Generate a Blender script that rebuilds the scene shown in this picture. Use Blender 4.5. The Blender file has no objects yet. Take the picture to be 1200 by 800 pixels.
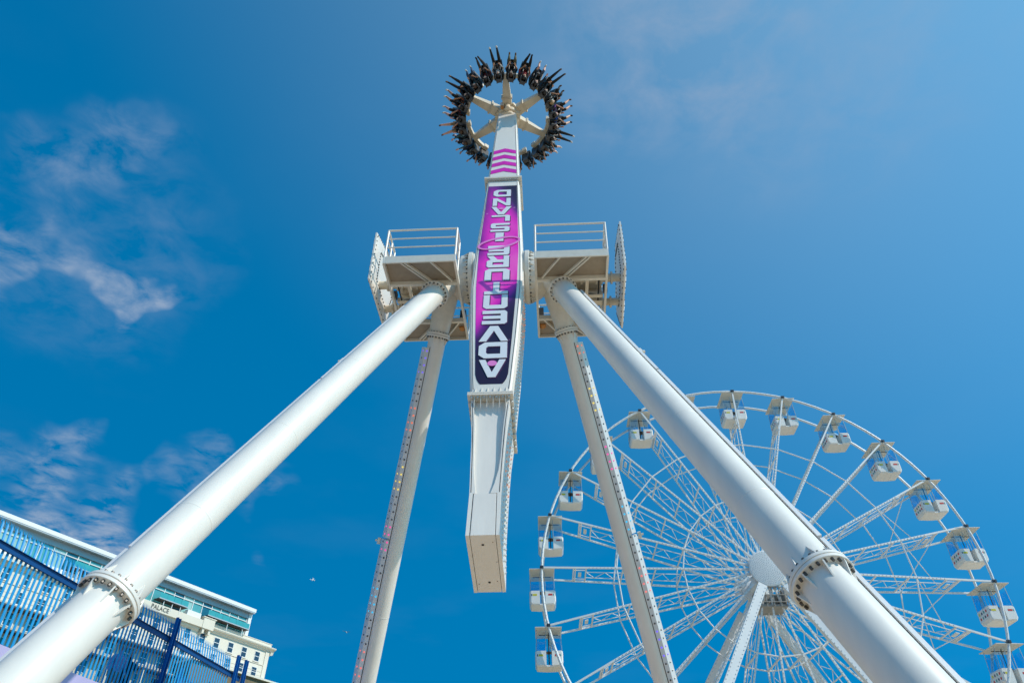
import bpy, bmesh, math, random
from mathutils import Vector, Matrix, noise
random.seed(7)
R = math.radians
sc = bpy.context.scene
COL = sc.collection

# ------------------------------------------------------------------ camera, world, sun, exposure
GZ = 1.6                                   # eye height above the ground
camd = bpy.data.cameras.new('camera'); cam = bpy.data.objects.new('camera', camd); COL.objects.link(cam)
TH, RO = R(38.883), R(0.851)
F_ = Vector((0, math.cos(TH), math.sin(TH))); R_ = Vector((1, 0, 0)); U_ = R_.cross(F_)
c_, s_ = math.cos(RO), math.sin(RO)
R2 = c_*R_ + s_*U_; U2 = -s_*R_ + c_*U_
cam.matrix_world = Matrix(((R2.x, U2.x, -F_.x, 0), (R2.y, U2.y, -F_.y, 0), (R2.z, U2.z, -F_.z, GZ), (0, 0, 0, 1)))
camd.sensor_width = 36.0; camd.lens = 36.0*850.0/1200.0
camd.clip_start = 0.1; camd.clip_end = 6000
sc.camera = cam

SUN_AZ, SUN_EL = R(114.0), R(44.0)         # azimuth clockwise from +Y
S_ = Vector((math.sin(SUN_AZ)*math.cos(SUN_EL), math.cos(SUN_AZ)*math.cos(SUN_EL), math.sin(SUN_EL)))
sund = bpy.data.lights.new('sun', 'SUN'); sun = bpy.data.objects.new('sun', sund); COL.objects.link(sun)
sund.energy = 3.8; sund.angle = R(0.53); sund.color = (1.0, 0.915, 0.79)
sun.rotation_euler = S_.to_track_quat('Z', 'Y').to_euler()
sun.location = (40, -30, 60)

world = bpy.data.worlds.new('World'); sc.world = world; world.use_nodes = True
def build_world():
    nt = world.node_tree; nd = nt.nodes; ln = nt.links
    for n in list(nd): nd.remove(n)
    out = nd.new('ShaderNodeOutputWorld'); bg = nd.new('ShaderNodeBackground'); bg.inputs['Strength'].default_value = 0.10
    sky = nd.new('ShaderNodeTexSky'); sky.sky_type = 'NISHITA'; sky.sun_disc = False
    sky.sun_elevation = SUN_EL; sky.sun_rotation = SUN_AZ
    sky.air_density = 1.0; sky.dust_density = 0.6; sky.ozone_density = 2.0; sky.altitude = 0
    # polarised, deep blue rendering of the clear sky
    mul = nd.new('ShaderNodeMix'); mul.data_type = 'RGBA'; mul.blend_type = 'MULTIPLY'; mul.inputs[0].default_value = 1.0
    mul.inputs[7].default_value = SKY_TINT
    hs = nd.new('ShaderNodeHueSaturation'); hs.inputs['Saturation'].default_value = SKY_SAT; hs.inputs['Value'].default_value = SKY_VAL; hs.inputs['Hue'].default_value = SKY_HUE
    ln.new(sky.outputs[0], hs.inputs['Color']); ln.new(hs.outputs[0], mul.inputs[6])
    tc = nd.new('ShaderNodeTexCoord')
    # a clear, dry sky: little brightening towards the horizon
    fl = nd.new('ShaderNodeVectorMath'); fl.operation = 'MULTIPLY_ADD'; fl.inputs[1].default_value = (1, 1, .18); fl.inputs[2].default_value = (0, 0, .76)
    nz = nd.new('ShaderNodeVectorMath'); nz.operation = 'NORMALIZE'
    ln.new(tc.outputs['Generated'], fl.inputs[0]); ln.new(fl.outputs[0], nz.inputs[0]); ln.new(nz.outputs[0], sky.inputs['Vector'])
    # thin high veil, densest overhead on the sunny side
    sd = nd.new('ShaderNodeVectorMath'); sd.operation = 'DOT_PRODUCT'; sd.inputs[1].default_value = (.45,.116,.885); ln.new(tc.outputs['Generated'], sd.inputs[0])
    au = nd.new('ShaderNodeMapRange'); au.inputs[1].default_value = .48; au.inputs[2].default_value = 1.0; ln.new(sd.outputs['Value'], au.inputs[0])
    aw = nd.new('ShaderNodeMath'); aw.operation = 'POWER'; aw.inputs[1].default_value = 1.7; ln.new(au.outputs[0], aw.inputs[0])
    ag = nd.new('ShaderNodeMix'); ag.data_type = 'RGBA'; ag.blend_type = 'ADD'; ag.inputs[7].default_value = AUREOLE
    ln.new(aw.outputs[0], ag.inputs[0]); ln.new(mul.outputs[2], ag.inputs[6])
    sep = nd.new('ShaderNodeSeparateXYZ'); ln.new(tc.outputs['Generated'], sep.inputs[0])
    mx = nd.new('ShaderNodeMath'); mx.operation = 'MAXIMUM'; mx.inputs[1].default_value = 0.06; ln.new(sep.outputs[2], mx.inputs[0])
    dv = nd.new('ShaderNodeVectorMath'); dv.operation = 'DIVIDE'
    cb = nd.new('ShaderNodeCombineXYZ')
    for i in range(3): ln.new(mx.outputs[0], cb.inputs[i])
    ln.new(tc.outputs['Generated'], dv.inputs[0]); ln.new(cb.outputs[0], dv.inputs[1])
    # wisps: turbulent noise on the cloud layer, gathered into a few patches
    n1 = nd.new('ShaderNodeTexNoise'); n1.inputs['Scale'].default_value = 10.0; n1.inputs['Detail'].default_value = 8.0
    n1.inputs['Roughness'].default_value = 0.6; n1.inputs['Distortion'].default_value = 0.35
    ln.new(dv.outputs[0], n1.inputs['Vector'])
    rmp = nd.new('ShaderNodeMapRange'); rmp.inputs[1].default_value = 0.38; rmp.inputs[2].default_value = 0.68
    ln.new(n1.outputs[0], rmp.inputs[0])
    wn = nd.new('ShaderNodeTexNoise'); wn.inputs['Scale'].default_value = 8.0; wn.inputs['Detail'].default_value = 3.0; ln.new(tc.outputs['Generated'], wn.inputs['Vector'])
    wo = nd.new('ShaderNodeVectorMath'); wo.operation = 'MULTIPLY_ADD'; wo.inputs[1].default_value = (.02,.02,.02); wo.inputs[2].default_value = (-.01,-.01,-.01); ln.new(wn.outputs['Color'], wo.inputs[0])
    wa = nd.new('ShaderNodeVectorMath'); wa.operation = 'ADD'; ln.new(tc.outputs['Generated'], wa.inputs[0]); ln.new(wo.outputs[0], wa.inputs[1])
    acc = None
    for (d, inner, outer, amt) in CLOUDS:
        dt = nd.new('ShaderNodeVectorMath'); dt.operation = 'DOT_PRODUCT'; v = Vector(d).normalized(); dt.inputs[1].default_value = v
        ln.new(wa.outputs[0], dt.inputs[0])
        mr = nd.new('ShaderNodeMapRange'); mr.interpolation_type = 'SMOOTHSTEP'
        mr.inputs[1].default_value = math.cos(R(outer)); mr.inputs[2].default_value = math.cos(R(inner))
        mr.inputs[3].default_value = 0.0; mr.inputs[4].default_value = amt
        ln.new(dt.outputs['Value'], mr.inputs[0])
        if acc is None: acc = mr.outputs[0]
        else:
            m = nd.new('ShaderNodeMath'); m.operation = 'MAXIMUM'; ln.new(acc, m.inputs[0]); ln.new(mr.outputs[0], m.inputs[1]); acc = m.outputs[0]
    mm = nd.new('ShaderNodeMath'); mm.operation = 'MULTIPLY'; ln.new(acc, mm.inputs[0]); ln.new(rmp.outputs[0], mm.inputs[1])
    # thin high veil, everywhere
    n2 = nd.new('ShaderNodeTexNoise'); n2.inputs['Scale'].default_value = 1.6; n2.inputs['Detail'].default_value = 5.0
    ln.new(dv.outputs[0], n2.inputs['Vector'])
    r2 = nd.new('ShaderNodeMapRange'); r2.inputs[1].default_value = 0.5; r2.inputs[2].default_value = 0.85; r2.inputs[4].default_value = 0.05
    ln.new(n2.outputs[0], r2.inputs[0])
    ad = nd.new('ShaderNodeMath'); ad.operation = 'ADD'; ad.use_clamp = True; ln.new(mm.outputs[0], ad.inputs[0]); ln.new(r2.outputs[0], ad.inputs[1])
    mix = nd.new('ShaderNodeMix'); mix.data_type = 'RGBA'
    mix.inputs[7].default_value = CLOUD_COL
    ln.new(ad.outputs[0], mix.inputs[0]); ln.new(ag.outputs[2], mix.inputs[6])
    ln.new(mix.outputs[2], bg.inputs['Color']); ln.new(bg.outputs[0], out.inputs[0])
AUREOLE = (1.7, 1.55, .75, 1.0)
SKY_TINT = (0.0, 1.40, 1.86, 1.0); SKY_SAT = 1.0; SKY_VAL = 1.0; SKY_HUE = 0.5
CLOUD_COL = (3.1, 4.1, 5.7, 1.0)
CLOUDS = [((-.528,.576,.624), 0, 4.0, .78), ((-.575,.568,.588), 0, 3.8, .70), ((-.459,.639,.617), 0, 3.3, .85), ((-.510,.526,.680), 0, 6.0, .50), ((-.49,.59,.635), 2, 10, .20),
          ((-.525,.771,.356), 0, 6.2, 1.7), ((-.408,.813,.416), 0, 3.6, .40), ((-.306,.851,.427), 0, 3.2, .38), ((.205,.451,.869), 0, 12, .55), ((.33,.42,.84), 3, 16, .22)]
build_world()
sc.cycles.transparent_max_bounces = 40
sc.view_settings.view_transform = 'Standard'; sc.view_settings.look = 'None'
sc.view_settings.exposure = 0.0; sc.view_settings.gamma = 1.0; sc.view_settings.use_curve_mapping = False

# ------------------------------------------------------------------ materials
MATS = {}
def mat(name, col, rough=0.5, metal=0.0, var=0.0, scale=3.0, bump=0.0, spec=0.5, alpha=1.0, emit=None, estr=0.0, trans=0.0, streak=False, coat=0.0):
    if name in MATS: return MATS[name]
    m = bpy.data.materials.new(name); m.use_nodes = True
    nt = m.node_tree; b = nt.nodes['Principled BSDF']
    b.inputs['Base Color'].default_value = (*col, 1); b.inputs['Roughness'].default_value = rough; b.inputs['Metallic'].default_value = metal
    b.inputs['Specular IOR Level'].default_value = spec; b.inputs['Alpha'].default_value = alpha
    b.inputs['Transmission Weight'].default_value = trans; b.inputs['Coat Weight'].default_value = coat
    if emit: b.inputs['Emission Color'].default_value = (*emit, 1); b.inputs['Emission Strength'].default_value = estr
    if var > 0:
        tc = nt.nodes.new('ShaderNodeTexCoord'); mp = nt.nodes.new('ShaderNodeMapping')
        if streak: mp.inputs['Scale'].default_value = (1, 1, .18)
        n = nt.nodes.new('ShaderNodeTexNoise'); n.inputs['Scale'].default_value = scale; n.inputs['Detail'].default_value = 7; n.inputs['Roughness'].default_value = .65
        nt.links.new(tc.outputs['Object'], mp.inputs[0]); nt.links.new(mp.outputs[0], n.inputs['Vector'])
        mr = nt.nodes.new('ShaderNodeMapRange'); mr.inputs[1].default_value = .3; mr.inputs[2].default_value = .7
        mr.inputs[3].default_value = 1-var; mr.inputs[4].default_value = 1+var*.35
        nt.links.new(n.outputs[0], mr.inputs[0])
        mx = nt.nodes.new('ShaderNodeMix'); mx.data_type = 'RGBA'; mx.blend_type = 'MULTIPLY'; mx.inputs[0].default_value = 1
        mx.inputs[6].default_value = (*col, 1); nt.links.new(mr.outputs[0], mx.inputs[7]); nt.links.new(mx.outputs[2], b.inputs['Base Color'])
        if bump > 0:
            bp = nt.nodes.new('ShaderNodeBump'); bp.inputs['Strength'].default_value = bump; bp.inputs['Distance'].default_value = .02
            nt.links.new(n.outputs[0], bp.inputs['Height']); nt.links.new(bp.outputs[0], b.inputs['Normal'])
    MATS[name] = m
    return m
M_white = mat('white_paint', (.79,.745,.685), .40, var=.07, scale=2.2, streak=True)
M_white2 = mat('white_paint_structure', (.73,.68,.60), .45, var=.10, scale=5.0)
M_wheel = mat('wheel_white_paint', (.80,.795,.78), .45, var=.05, scale=1.0)
M_tanshade = mat('white_paint_tan_shade', (.70,.61,.48), .5, var=.10, scale=4)  # white paint with the tan of shade and ground bounce in its colour
M_gap = mat('rubber_gap', (.02,.018,.017), .8)
M_bolt = mat('bolt_steel', (.10,.095,.09), .45, metal=.6)
M_boltw = mat('painted_bolt', (.55,.55,.54), .4, metal=.2)
M_steelplate = mat('brown_floor_plate', (.34,.27,.20), .6, var=.15, scale=6)
M_black = mat('black_vinyl', (.014,.013,.013), .5)
M_dgrey = mat('dark_grey_plastic', (.05,.052,.06), .4)
M_lgrey = mat('grey_plastic', (.42,.44,.47), .4)
M_mag = mat('magenta_print', (.72,.012,.46), .4, var=.25, scale=1.5)
M_letter = mat('silver_white_letter', (.74,.75,.78), .4)
M_pink = mat('pink_print', (.80,.22,.58), .45)
M_shadowink = mat('dark_ink', (.05,.008,.07), .5)
M_orange = mat('orange_cover', (.5,.2,.04), .5)
M_panelgrey = mat('led_panel_paint', (.70,.70,.71), .42, var=.05)
LED = {}
for nm, col in dict(violet=(.22,.16,1.0), orange=(1.0,.22,.12), yellow=(1.0,.75,.15), pink=(1.0,.10,.45), cyan=(.05,.55,.9), red=(1.0,.22,.2), green=(.25,.75,.5)).items():
    LED[nm] = mat('lit_led_'+nm, tuple(c*.6 for c in col), .3, emit=col, estr=.75)
M_ledrose = mat('lit_led_pale_orange', (.75,.42,.33), .3, emit=(1,.35,.2), estr=.12)
M_ledoff = mat('unlit_led', (.10,.10,.115), .25)
M_ledclear = mat('clear_led_cap', (.62,.64,.66), .12, spec=.8)

def build_banner_mat():
    m = bpy.data.materials.new('space_banner_print'); m.use_nodes = True; nt = m.node_tree; b = nt.nodes['Principled BSDF']
    b.inputs['Roughness'].default_value = .4
    tc = nt.nodes.new('ShaderNodeTexCoord')
    n = nt.nodes.new('ShaderNodeTexNoise'); n.inputs['Scale'].default_value = .33; n.inputs['Detail'].default_value = 3; n.inputs['Distortion'].default_value = .9
    mp = nt.nodes.new('ShaderNodeMapping'); mp.inputs['Rotation'].default_value = (0, R(38), 0); mp.inputs['Scale'].default_value = (1.5, 1, .75); mp.inputs['Location'].default_value = (.25, 0, .43)
    nt.links.new(tc.outputs['Object'], mp.inputs[0]); nt.links.new(mp.outputs[0], n.inputs['Vector'])
    # brightest around the planet, dark towards both ends of the print
    sp = nt.nodes.new('ShaderNodeSeparateXYZ'); nt.links.new(tc.outputs['Object'], sp.inputs[0])
    def math(op, a, b):
        n_ = nt.nodes.new('ShaderNodeMath'); n_.operation = op
        for i_, v_ in ((0,a),(1,b)):
            if isinstance(v_, (int,float)): n_.inputs[i_].default_value = v_
            else: nt.links.new(v_, n_.inputs[i_])
        return n_.outputs[0]
    def smooth(v_, a, b):
        g = nt.nodes.new('ShaderNodeMapRange'); g.interpolation_type = 'SMOOTHSTEP'; g.inputs[1].default_value = a; g.inputs[2].default_value = b; nt.links.new(v_, g.inputs[0]); return g.outputs[0]
    X_, L_ = sp.outputs[0], sp.outputs[2]
    nz_ = math('MULTIPLY', math('SUBTRACT', n.outputs[0], .5), 1.6)
    lo = smooth(math('ADD', math('MULTIPLY', X_, -2.2), math('ADD', L_, nz_)), -5.0, -2.0)      # dark towards the lower right
    hi = smooth(math('MULTIPLY', math('ADD', math('MULTIPLY', X_, 3.2), math('ADD', L_, nz_)), -1.0), -7.2, -3.4)   # and the top right
    lf = smooth(math('ADD', X_, math('MULTIPLY', L_, -.05)), -1.15, -.1)                          # purple along the upper left edge
    v1 = math('MULTIPLY', math('MULTIPLY', lo, hi), math('ADD', math('MULTIPLY', lf, .30), .22))
    a2o = math('ADD', math('ADD', v1, .16), math('MULTIPLY', math('SUBTRACT', n.outputs[0], .5), .45))
    cr = nt.nodes.new('ShaderNodeValToRGB'); e = cr.color_ramp.elements
    e[0].position = .20; e[0].color = (.018,.006,.035,1); e[1].position = .74; e[1].color = (.95,.10,.55,1)
    for p_, c in ((.36,(.05,.008,.09,1)), (.45,(.16,.012,.22,1)), (.54,(.58,.012,.42,1)), (.62,(.86,.02,.50,1))):
        k = e.new(p_); k.color = c
    nt.links.new(a2o, cr.inputs[0])
    # a few printed stars
    vo = nt.nodes.new('ShaderNodeTexVoronoi'); vo.inputs['Scale'].default_value = 1.7; nt.links.new(tc.outputs['Object'], vo.inputs['Vector'])
    st = nt.nodes.new('ShaderNodeMapRange'); st.inputs[1].default_value = .0; st.inputs[2].default_value = .09; st.inputs[3].default_value = .75; st.inputs[4].default_value = 0
    nt.links.new(vo.outputs['Distance'], st.inputs[0])
    mx = nt.nodes.new('ShaderNodeMix'); mx.data_type = 'RGBA'; mx.inputs[7].default_value = (.9,.35,.7,1)
    nt.links.new(st.outputs[0], mx.inputs[0]); nt.links.new(cr.outputs[0], mx.inputs[6]); nt.links.new(mx.outputs[2], b.inputs['Base Color'])
    return m
M_banner = build_banner_mat()

# ------------------------------------------------------------------ mesh helpers
class MB:
    def __init__(s): s.v = []; s.f = []; s.mi = []; s.mats = []; s.cur = 0
    def mat(s, m):
        if m not in s.mats: s.mats.append(m)
        s.cur = s.mats.index(m); return s
    def add(s, vs, fs):
        b = len(s.v); s.v += [tuple(v) for v in vs]
        for f in fs: s.f.append(tuple(b+i for i in f)); s.mi.append(s.cur)
    def box(s, lo, hi):
        x0,y0,z0 = lo; x1,y1,z1 = hi
        s.add([(x0,y0,z0),(x1,y0,z0),(x1,y1,z0),(x0,y1,z0),(x0,y0,z1),(x1,y0,z1),(x1,y1,z1),(x0,y1,z1)],
              [(0,3,2,1),(4,5,6,7),(0,1,5,4),(1,2,6,5),(2,3,7,6),(3,0,4,7)])
    def obox(s, c, ax, ay, az, hx, hy, hz):
        c = Vector(c); P = [c+ax*i*hx+ay*j*hy+az*k*hz for k in (-1,1) for j in (-1,1) for i in (-1,1)]
        s.add(P, [(0,2,3,1),(4,5,7,6),(0,1,5,4),(1,3,7,5),(3,2,6,7),(2,0,4,6)])
    def beam(s, a, b, w, h, up=(0,0,1), w2=None, h2=None):
        a = Vector(a); b = Vector(b); d = (b-a).normalized(); u = Vector(up)
        if abs(d.dot(u)) > .98: u = Vector((1,0,0)) if abs(d.x) < .9 else Vector((0,1,0))
        sd = d.cross(u).normalized(); u = sd.cross(d).normalized()
        w2 = w if w2 is None else w2; h2 = h if h2 is None else h2
        P = []
        for q, ww, hh in ((a,w,h),(b,w2,h2)):
            for i,j in ((-1,-1),(1,-1),(1,1),(-1,1)): P.append(q+sd*i*ww/2+u*j*hh/2)
        s.add(P, [(3,2,1,0),(4,5,6,7),(0,1,5,4),(1,2,6,5),(2,3,7,6),(3,0,4,7)])
    def tube(s, a, b, r, r2=None, n=12, caps=True, steps=1):
        a = Vector(a); b = Vector(b); d = (b-a).normalized(); r2 = r if r2 is None else r2
        u = d.orthogonal().normalized(); w = d.cross(u); P = []; Fs = []
        for k in range(steps+1):
            t = k/steps; q = a.lerp(b,t); rr = r+(r2-r)*t
            P += [q+(u*math.cos(2*math.pi*i/n)+w*math.sin(2*math.pi*i/n))*rr for i in range(n)]
        for k in range(steps):
            for i in range(n): Fs.append((k*n+i, k*n+(i+1)%n, (k+1)*n+(i+1)%n, (k+1)*n+i))
        if caps: Fs.append(tuple(reversed(range(n)))); Fs.append(tuple(range(steps*n, steps*n+n)))
        s.add(P, Fs)
    def lathe(s, a, d, prof, n=24):
        """prof: list of (distance along d, radius)"""
        a = Vector(a); d = Vector(d).normalized(); u = d.orthogonal().normalized(); w = d.cross(u); P = []; Fs = []
        for t, r in prof: P += [a+d*t+(u*math.cos(2*math.pi*i/n)+w*math.sin(2*math.pi*i/n))*r for i in range(n)]
        for k in range(len(prof)-1):
            for i in range(n): Fs.append((k*n+i, k*n+(i+1)%n, (k+1)*n+(i+1)%n, (k+1)*n+i))
        Fs.append(tuple(reversed(range(n)))); Fs.append(tuple(range((len(prof)-1)*n, len(prof)*n)))
        s.add(P, Fs)
    def dome(s, c, d, r, h, n=6):
        c = Vector(c); d = Vector(d).normalized(); u = d.orthogonal().normalized(); w = d.cross(u); P = []; Fs = []
        for t, q in ((0,1),(.6,.8),(1,.35)): P += [c+d*h*t+(u*math.cos(2*math.pi*i/n)+w*math.sin(2*math.pi*i/n))*r*q for i in range(n)]
        for k in range(2):
            for i in range(n): Fs.append((k*n+i, k*n+(i+1)%n, (k+1)*n+(i+1)%n, (k+1)*n+i))
        Fs.append(tuple(range(2*n,3*n))); s.add(P, Fs)
    def prism(s, pts, off):
        """closed 3D polygon extruded by off"""
        n = len(pts); off = Vector(off); P = [Vector(p) for p in pts]; P += [p+off for p in P]
        s.add(P, [tuple(range(n)), tuple(reversed(range(n,2*n)))]+[(i, n+i, n+(i+1)%n, (i+1)%n) for i in range(n)])
    def loft(s, rings, caps=True):
        n = len(rings[0]); P = [p for r in rings for p in r]; Fs = []
        for k in range(len(rings)-1):
            for i in range(n): Fs.append((k*n+i, k*n+(i+1)%n, (k+1)*n+(i+1)%n, (k+1)*n+i))
        if caps: Fs.append(tuple(reversed(range(n)))); Fs.append(tuple(range((len(rings)-1)*n, len(rings)*n)))
        s.add(P, Fs)
    def mesh(s, name, smooth=True, ang=35):
        me = bpy.data.meshes.new(name); me.from_pydata(s.v, [], s.f)
        for m in s.mats: me.materials.append(m)
        me.polygons.foreach_set('material_index', s.mi)
        bm = bmesh.new(); bm.from_mesh(me); bmesh.ops.recalc_face_normals(bm, faces=bm.faces); bm.to_mesh(me); bm.free()
        if smooth:
            me.polygons.foreach_set('use_smooth', [True]*len(me.polygons)); me.set_sharp_from_angle(angle=R(ang))
        me.update(); return me
    def build(s, name, parent=None, kind=None, smooth=True, ang=35):
        return link(name, s.mesh(name, smooth, ang), parent, kind)
def link(name, me, parent=None, kind=None):
    o = bpy.data.objects.new(name, me); COL.objects.link(o)
    if parent: o.parent = parent
    if kind: o['kind'] = kind
    return o
def tag(o, label, cat, group=None):
    o['label'] = label; o['category'] = cat
    if group: o['group'] = group
    return o
def empty(name, loc=(0,0,0), rz=0.0, mw=None):
    o = bpy.data.objects.new(name, None); COL.objects.link(o); o.empty_display_size = .5
    if mw is not None: o.matrix_world = mw
    else: o.location = loc; o.rotation_euler = (0,0,rz)
    return o
def copy_tree(o, parent=None):
    c = o.copy(); COL.objects.link(c); c.parent = parent
    for ch in list(o.children): copy_tree(ch, c)
    return c
def struct(o): o['kind'] = 'structure'; return o
V = Vector

# ------------------------------------------------------------------ setting: ground, terrace, hill
M_ground = mat('sandy_paving', (.55,.41,.265), .85, var=.2, scale=.6, bump=.2)
M_wall = mat('weathered_render', (.42,.40,.36), .8, var=.25, scale=1.2)
M_hill = mat('rough_grass_slope', (.09,.11,.045), .95, var=.5, scale=.5)
g = MB().mat(M_ground); g.add([(-2500,-2500,0),(2500,-2500,0),(2500,2500,0),(-2500,2500,0)], [(0,1,2,3)]); struct(g.build('ground', smooth=False))
FA = R(10.8); FU = V((math.sin(FA), math.cos(FA), 0)); FN = V((-math.cos(FA), math.sin(FA), 0))
FK = 1.5
def fp(s, p, z): return FU*s*FK+FN*p*FK+V((0,0,z))
t = MB().mat(M_wall); TZ = 6.35
t.loft([[fp(s,9.7,-.5), fp(s,9.7,TZ), fp(s,26,TZ), fp(s,26,-.5)] for s in (-30, 60)]); struct(t.build('terrace', smooth=False))
h = MB().mat(M_hill)
NH = 14; rows = []
for i in range(NH+1):
    p = 36+(108-36)*i/NH; row = []
    for j in range(31):
        s = -60+260*j/30; z = TZ+ (27-TZ)*(i/NH)**1.15 + (noise.noise(V((s*.06,p*.08,0)))*1.6 if 0 < i else -.5)
        a2 = R(24); u2 = V((math.sin(a2),math.cos(a2),0)); n2 = V((-math.cos(a2),math.sin(a2),0))
        row.append(u2*s+n2*p+V((0,0,z)))
    rows.append(row)
rows.append([r+V((-160,110,0)) for r in rows[-1]])
P = [q for r in rows for q in r]; Fs = [(i*31+j, i*31+j+1, (i+1)*31+j+1, (i+1)*31+j) for i in range(len(rows)-1) for j in range(30)]
h.add(P, Fs); struct(h.build('hillside'))

# ------------------------------------------------------------------ thrill ride: frames
PV = V((-.44, 18.1, 17.38+GZ))            # pivot of the swinging arm
PSI = R(4)
RX = V((math.cos(PSI), -math.sin(PSI), 0)); RY = V((math.sin(PSI), math.cos(PSI), 0)); RZ = V((0,0,1))
ride = empty('ride_support_frame', (PV.x, PV.y, 0), -PSI)
tag(ride, 'white four-legged tubular A-frame of the tall thrill ride with two maintenance platforms', 'ride frame')
HZ = PV.z                                  # pivot height; ride local coordinates: origin on the ground below the pivot
LEGDIR = {(-1,-1):(.222,.573), (1,-1):(.268,.574), (-1,1):(.242,.568), (1,1):(.274,.568)}
def leg_axis(sx, sy): a, b = LEGDIR[(sx,sy)]; return V((sx*1.75, 0, HZ)), V((sx*a, sy*b, -1)).normalized()
TR = .36
def flange(mb, c, d, r, th, n=32): mb.lathe(c, d, [(-th,r*.985),(-th,r),(th,r),(th,r*.985)], n)
def bolts(mb, c, d, rad, n, off, r=.042, ln=.07):
    d = V(d).normalized(); u = d.orthogonal().normalized(); w = d.cross(u); c = V(c)
    for i in range(n):
        a = 2*math.pi*(i+.5)/n; q = c+(u*math.cos(a)+w*math.sin(a))*rad
        mb.tube(q+d*off, q+d*(off+ln), r, n=6); mb.tube(q-d*off, q-d*(off+ln), r, n=6)
PATTERN = ['violet','off','orange','off','yellow','off','pink','off','cyan','off','red','off']
for sy in (-1, 1):
    for sx in (-1, 1):
        A, d = leg_axis(sx, sy); LEG_LEN = -HZ/d.z
        TR = .36 if sy < 0 else .295; OF = .36-TR
        mb = MB().mat(M_white)
        t0 = 1.62 if sy < 0 else 2.0; tj = (16.15 if sx < 0 else 16.05) if sy < 0 else 17.0
        mb.tube(A+d*(t0+.06), A+d*(tj-.04), TR, n=48, steps=14, caps=True); mb.tube(A+d*(tj+.04), A+d*(LEG_LEN-.05), TR, n=48, steps=6)
        for tw in (4.6, 7.9, 11.3, 14.2): mb.lathe(A+d*tw, d, [(-.022,TR-.002),(-.010,TR+.0035),(.010,TR+.0035),(.022,TR-.002)], 48)   # weld beads
        leg = mb.build('leg', ride)
        # bolted flange rings with stiffening fins
        for (tt, rr) in ((t0,.46-OF),(tj,.475-OF)):
            c = A+d*tt; u = d.orthogonal().normalized(); w = d.cross(u)
            for sgn in (-1,1):
                fl = MB().mat(M_white)
                fl.lathe(c+d*sgn*.036, d, [(-.03,rr-.006),(-.024,rr),(.024,rr),(.03,rr-.006)], 40)
                for i in range(8):
                    if tt == t0 and sgn < 0: continue
                    a = 2*math.pi*i/8+.2; e = u*math.cos(a)+w*math.sin(a); sd = d.cross(e)
                    q = c+d*sgn*.060
                    fl.prism([q+e*(TR-.01)-sd*.011, q+e*(rr-.025)-sd*.011, q+e*(rr-.03)+d*sgn*.05-sd*.011, q+e*(TR-.01)+d*sgn*.30-sd*.011], sd*.022)
                fl.build('flange', leg)
        bb = MB().mat(M_bolt)
        bolts(bb, A+d*t0, d, .418-OF, 20, .066, .026, .05); bolts(bb, A+d*tj, d, .425-OF, 24, .066, .024, .05)
        bb.build('flange_bolts', leg, 'stuff')
        # foot plate
        fb = MB().mat(M_white); q = A+d*LEG_LEN; fb.box((q.x-.6,q.y-.6,0.004),(q.x+.6,q.y+.6,.06)); fb.build('foot_plate', leg)
        # led channel along the outer, inner-facing edge
        o = (V((sx,0,0))-d*d.x*sx).normalized(); un = d.cross(o).normalized()
        if un.y*(-sy) < 0: pass
        if (un.z > 0): un = -un            # the side that faces down and inwards
        st = MB().mat(M_panelgrey)
        la, lb = t0+.45, LEG_LEN-.6
        nseg = 3; gap = .03
        FR_ = sy < 0
        def prof_at(q): return [q+o*x+un*y for x, y in ((.43,-.10),(.43,.20),(.46,.24),(.50,.20),(.50,-.10))] if FR_ else [q+o*(x-OF)+un*(y-OF*.7) for x, y in ((.215,.02),(.215,.315),(.355,.315),(.50,.175),(.50,.02))]
        for k in range(nseg):
            ta = la+(lb-la)*k/nseg+gap; tb = la+(lb-la)*(k+1)/nseg-gap
            st.loft([prof_at(A+d*ta), prof_at(A+d*tb)])
        st.mat(M_gap)
        if FR_: st.beam(A+d*la+o*.393+un*.04, A+d*lb+o*.393+un*.04, .22, .07, up=o)
        else: st.beam(A+d*la+o*(.205-OF)+un*(.17-OF*.7), A+d*lb+o*(.205-OF)+un*(.17-OF*.7), .30, .018, up=o)
        cn = (o*.145+un*.14).normalized()
        strip = st.build('led_strip', leg)
        lb_ = MB(); nrow = int((lb-la-.2)/.245)
        for k in range(nrow):
            nm = PATTERN[((k+ (0 if sx<0 else 10))//4) % 12]
            q = A+d*(la+.15+k*.245)
            for (pos, nrm, r_) in (((o*.50, o, .034), (o*.50+un*.12, o, .028)) if FR_ else ((o*.285+un*.315, un, .034), (o*.4275+un*.245, cn, .028))):
                lit = nm if r_ > .03 or random.random() < .75 else 'off'
                lb_.mat(M_ledoff if lit == 'off' else LED[lit]); lb_.dome(q+pos-o*OF-un*OF*.7, nrm, r_, .022, 6)
        lb_.build('led_bulbs', strip, 'stuff', smooth=False)
        # junction clip
        jc = MB().mat(M_white2); q = A+d*(7.3 if sy < 0 else 9.0)+o*.53+un*.02; jc.obox(q, d, o, un, .10, .05, .07); jc.obox(q+o*.08, d, o, un, .03, .05, .03); jc.build('junction_box', leg)

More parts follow.
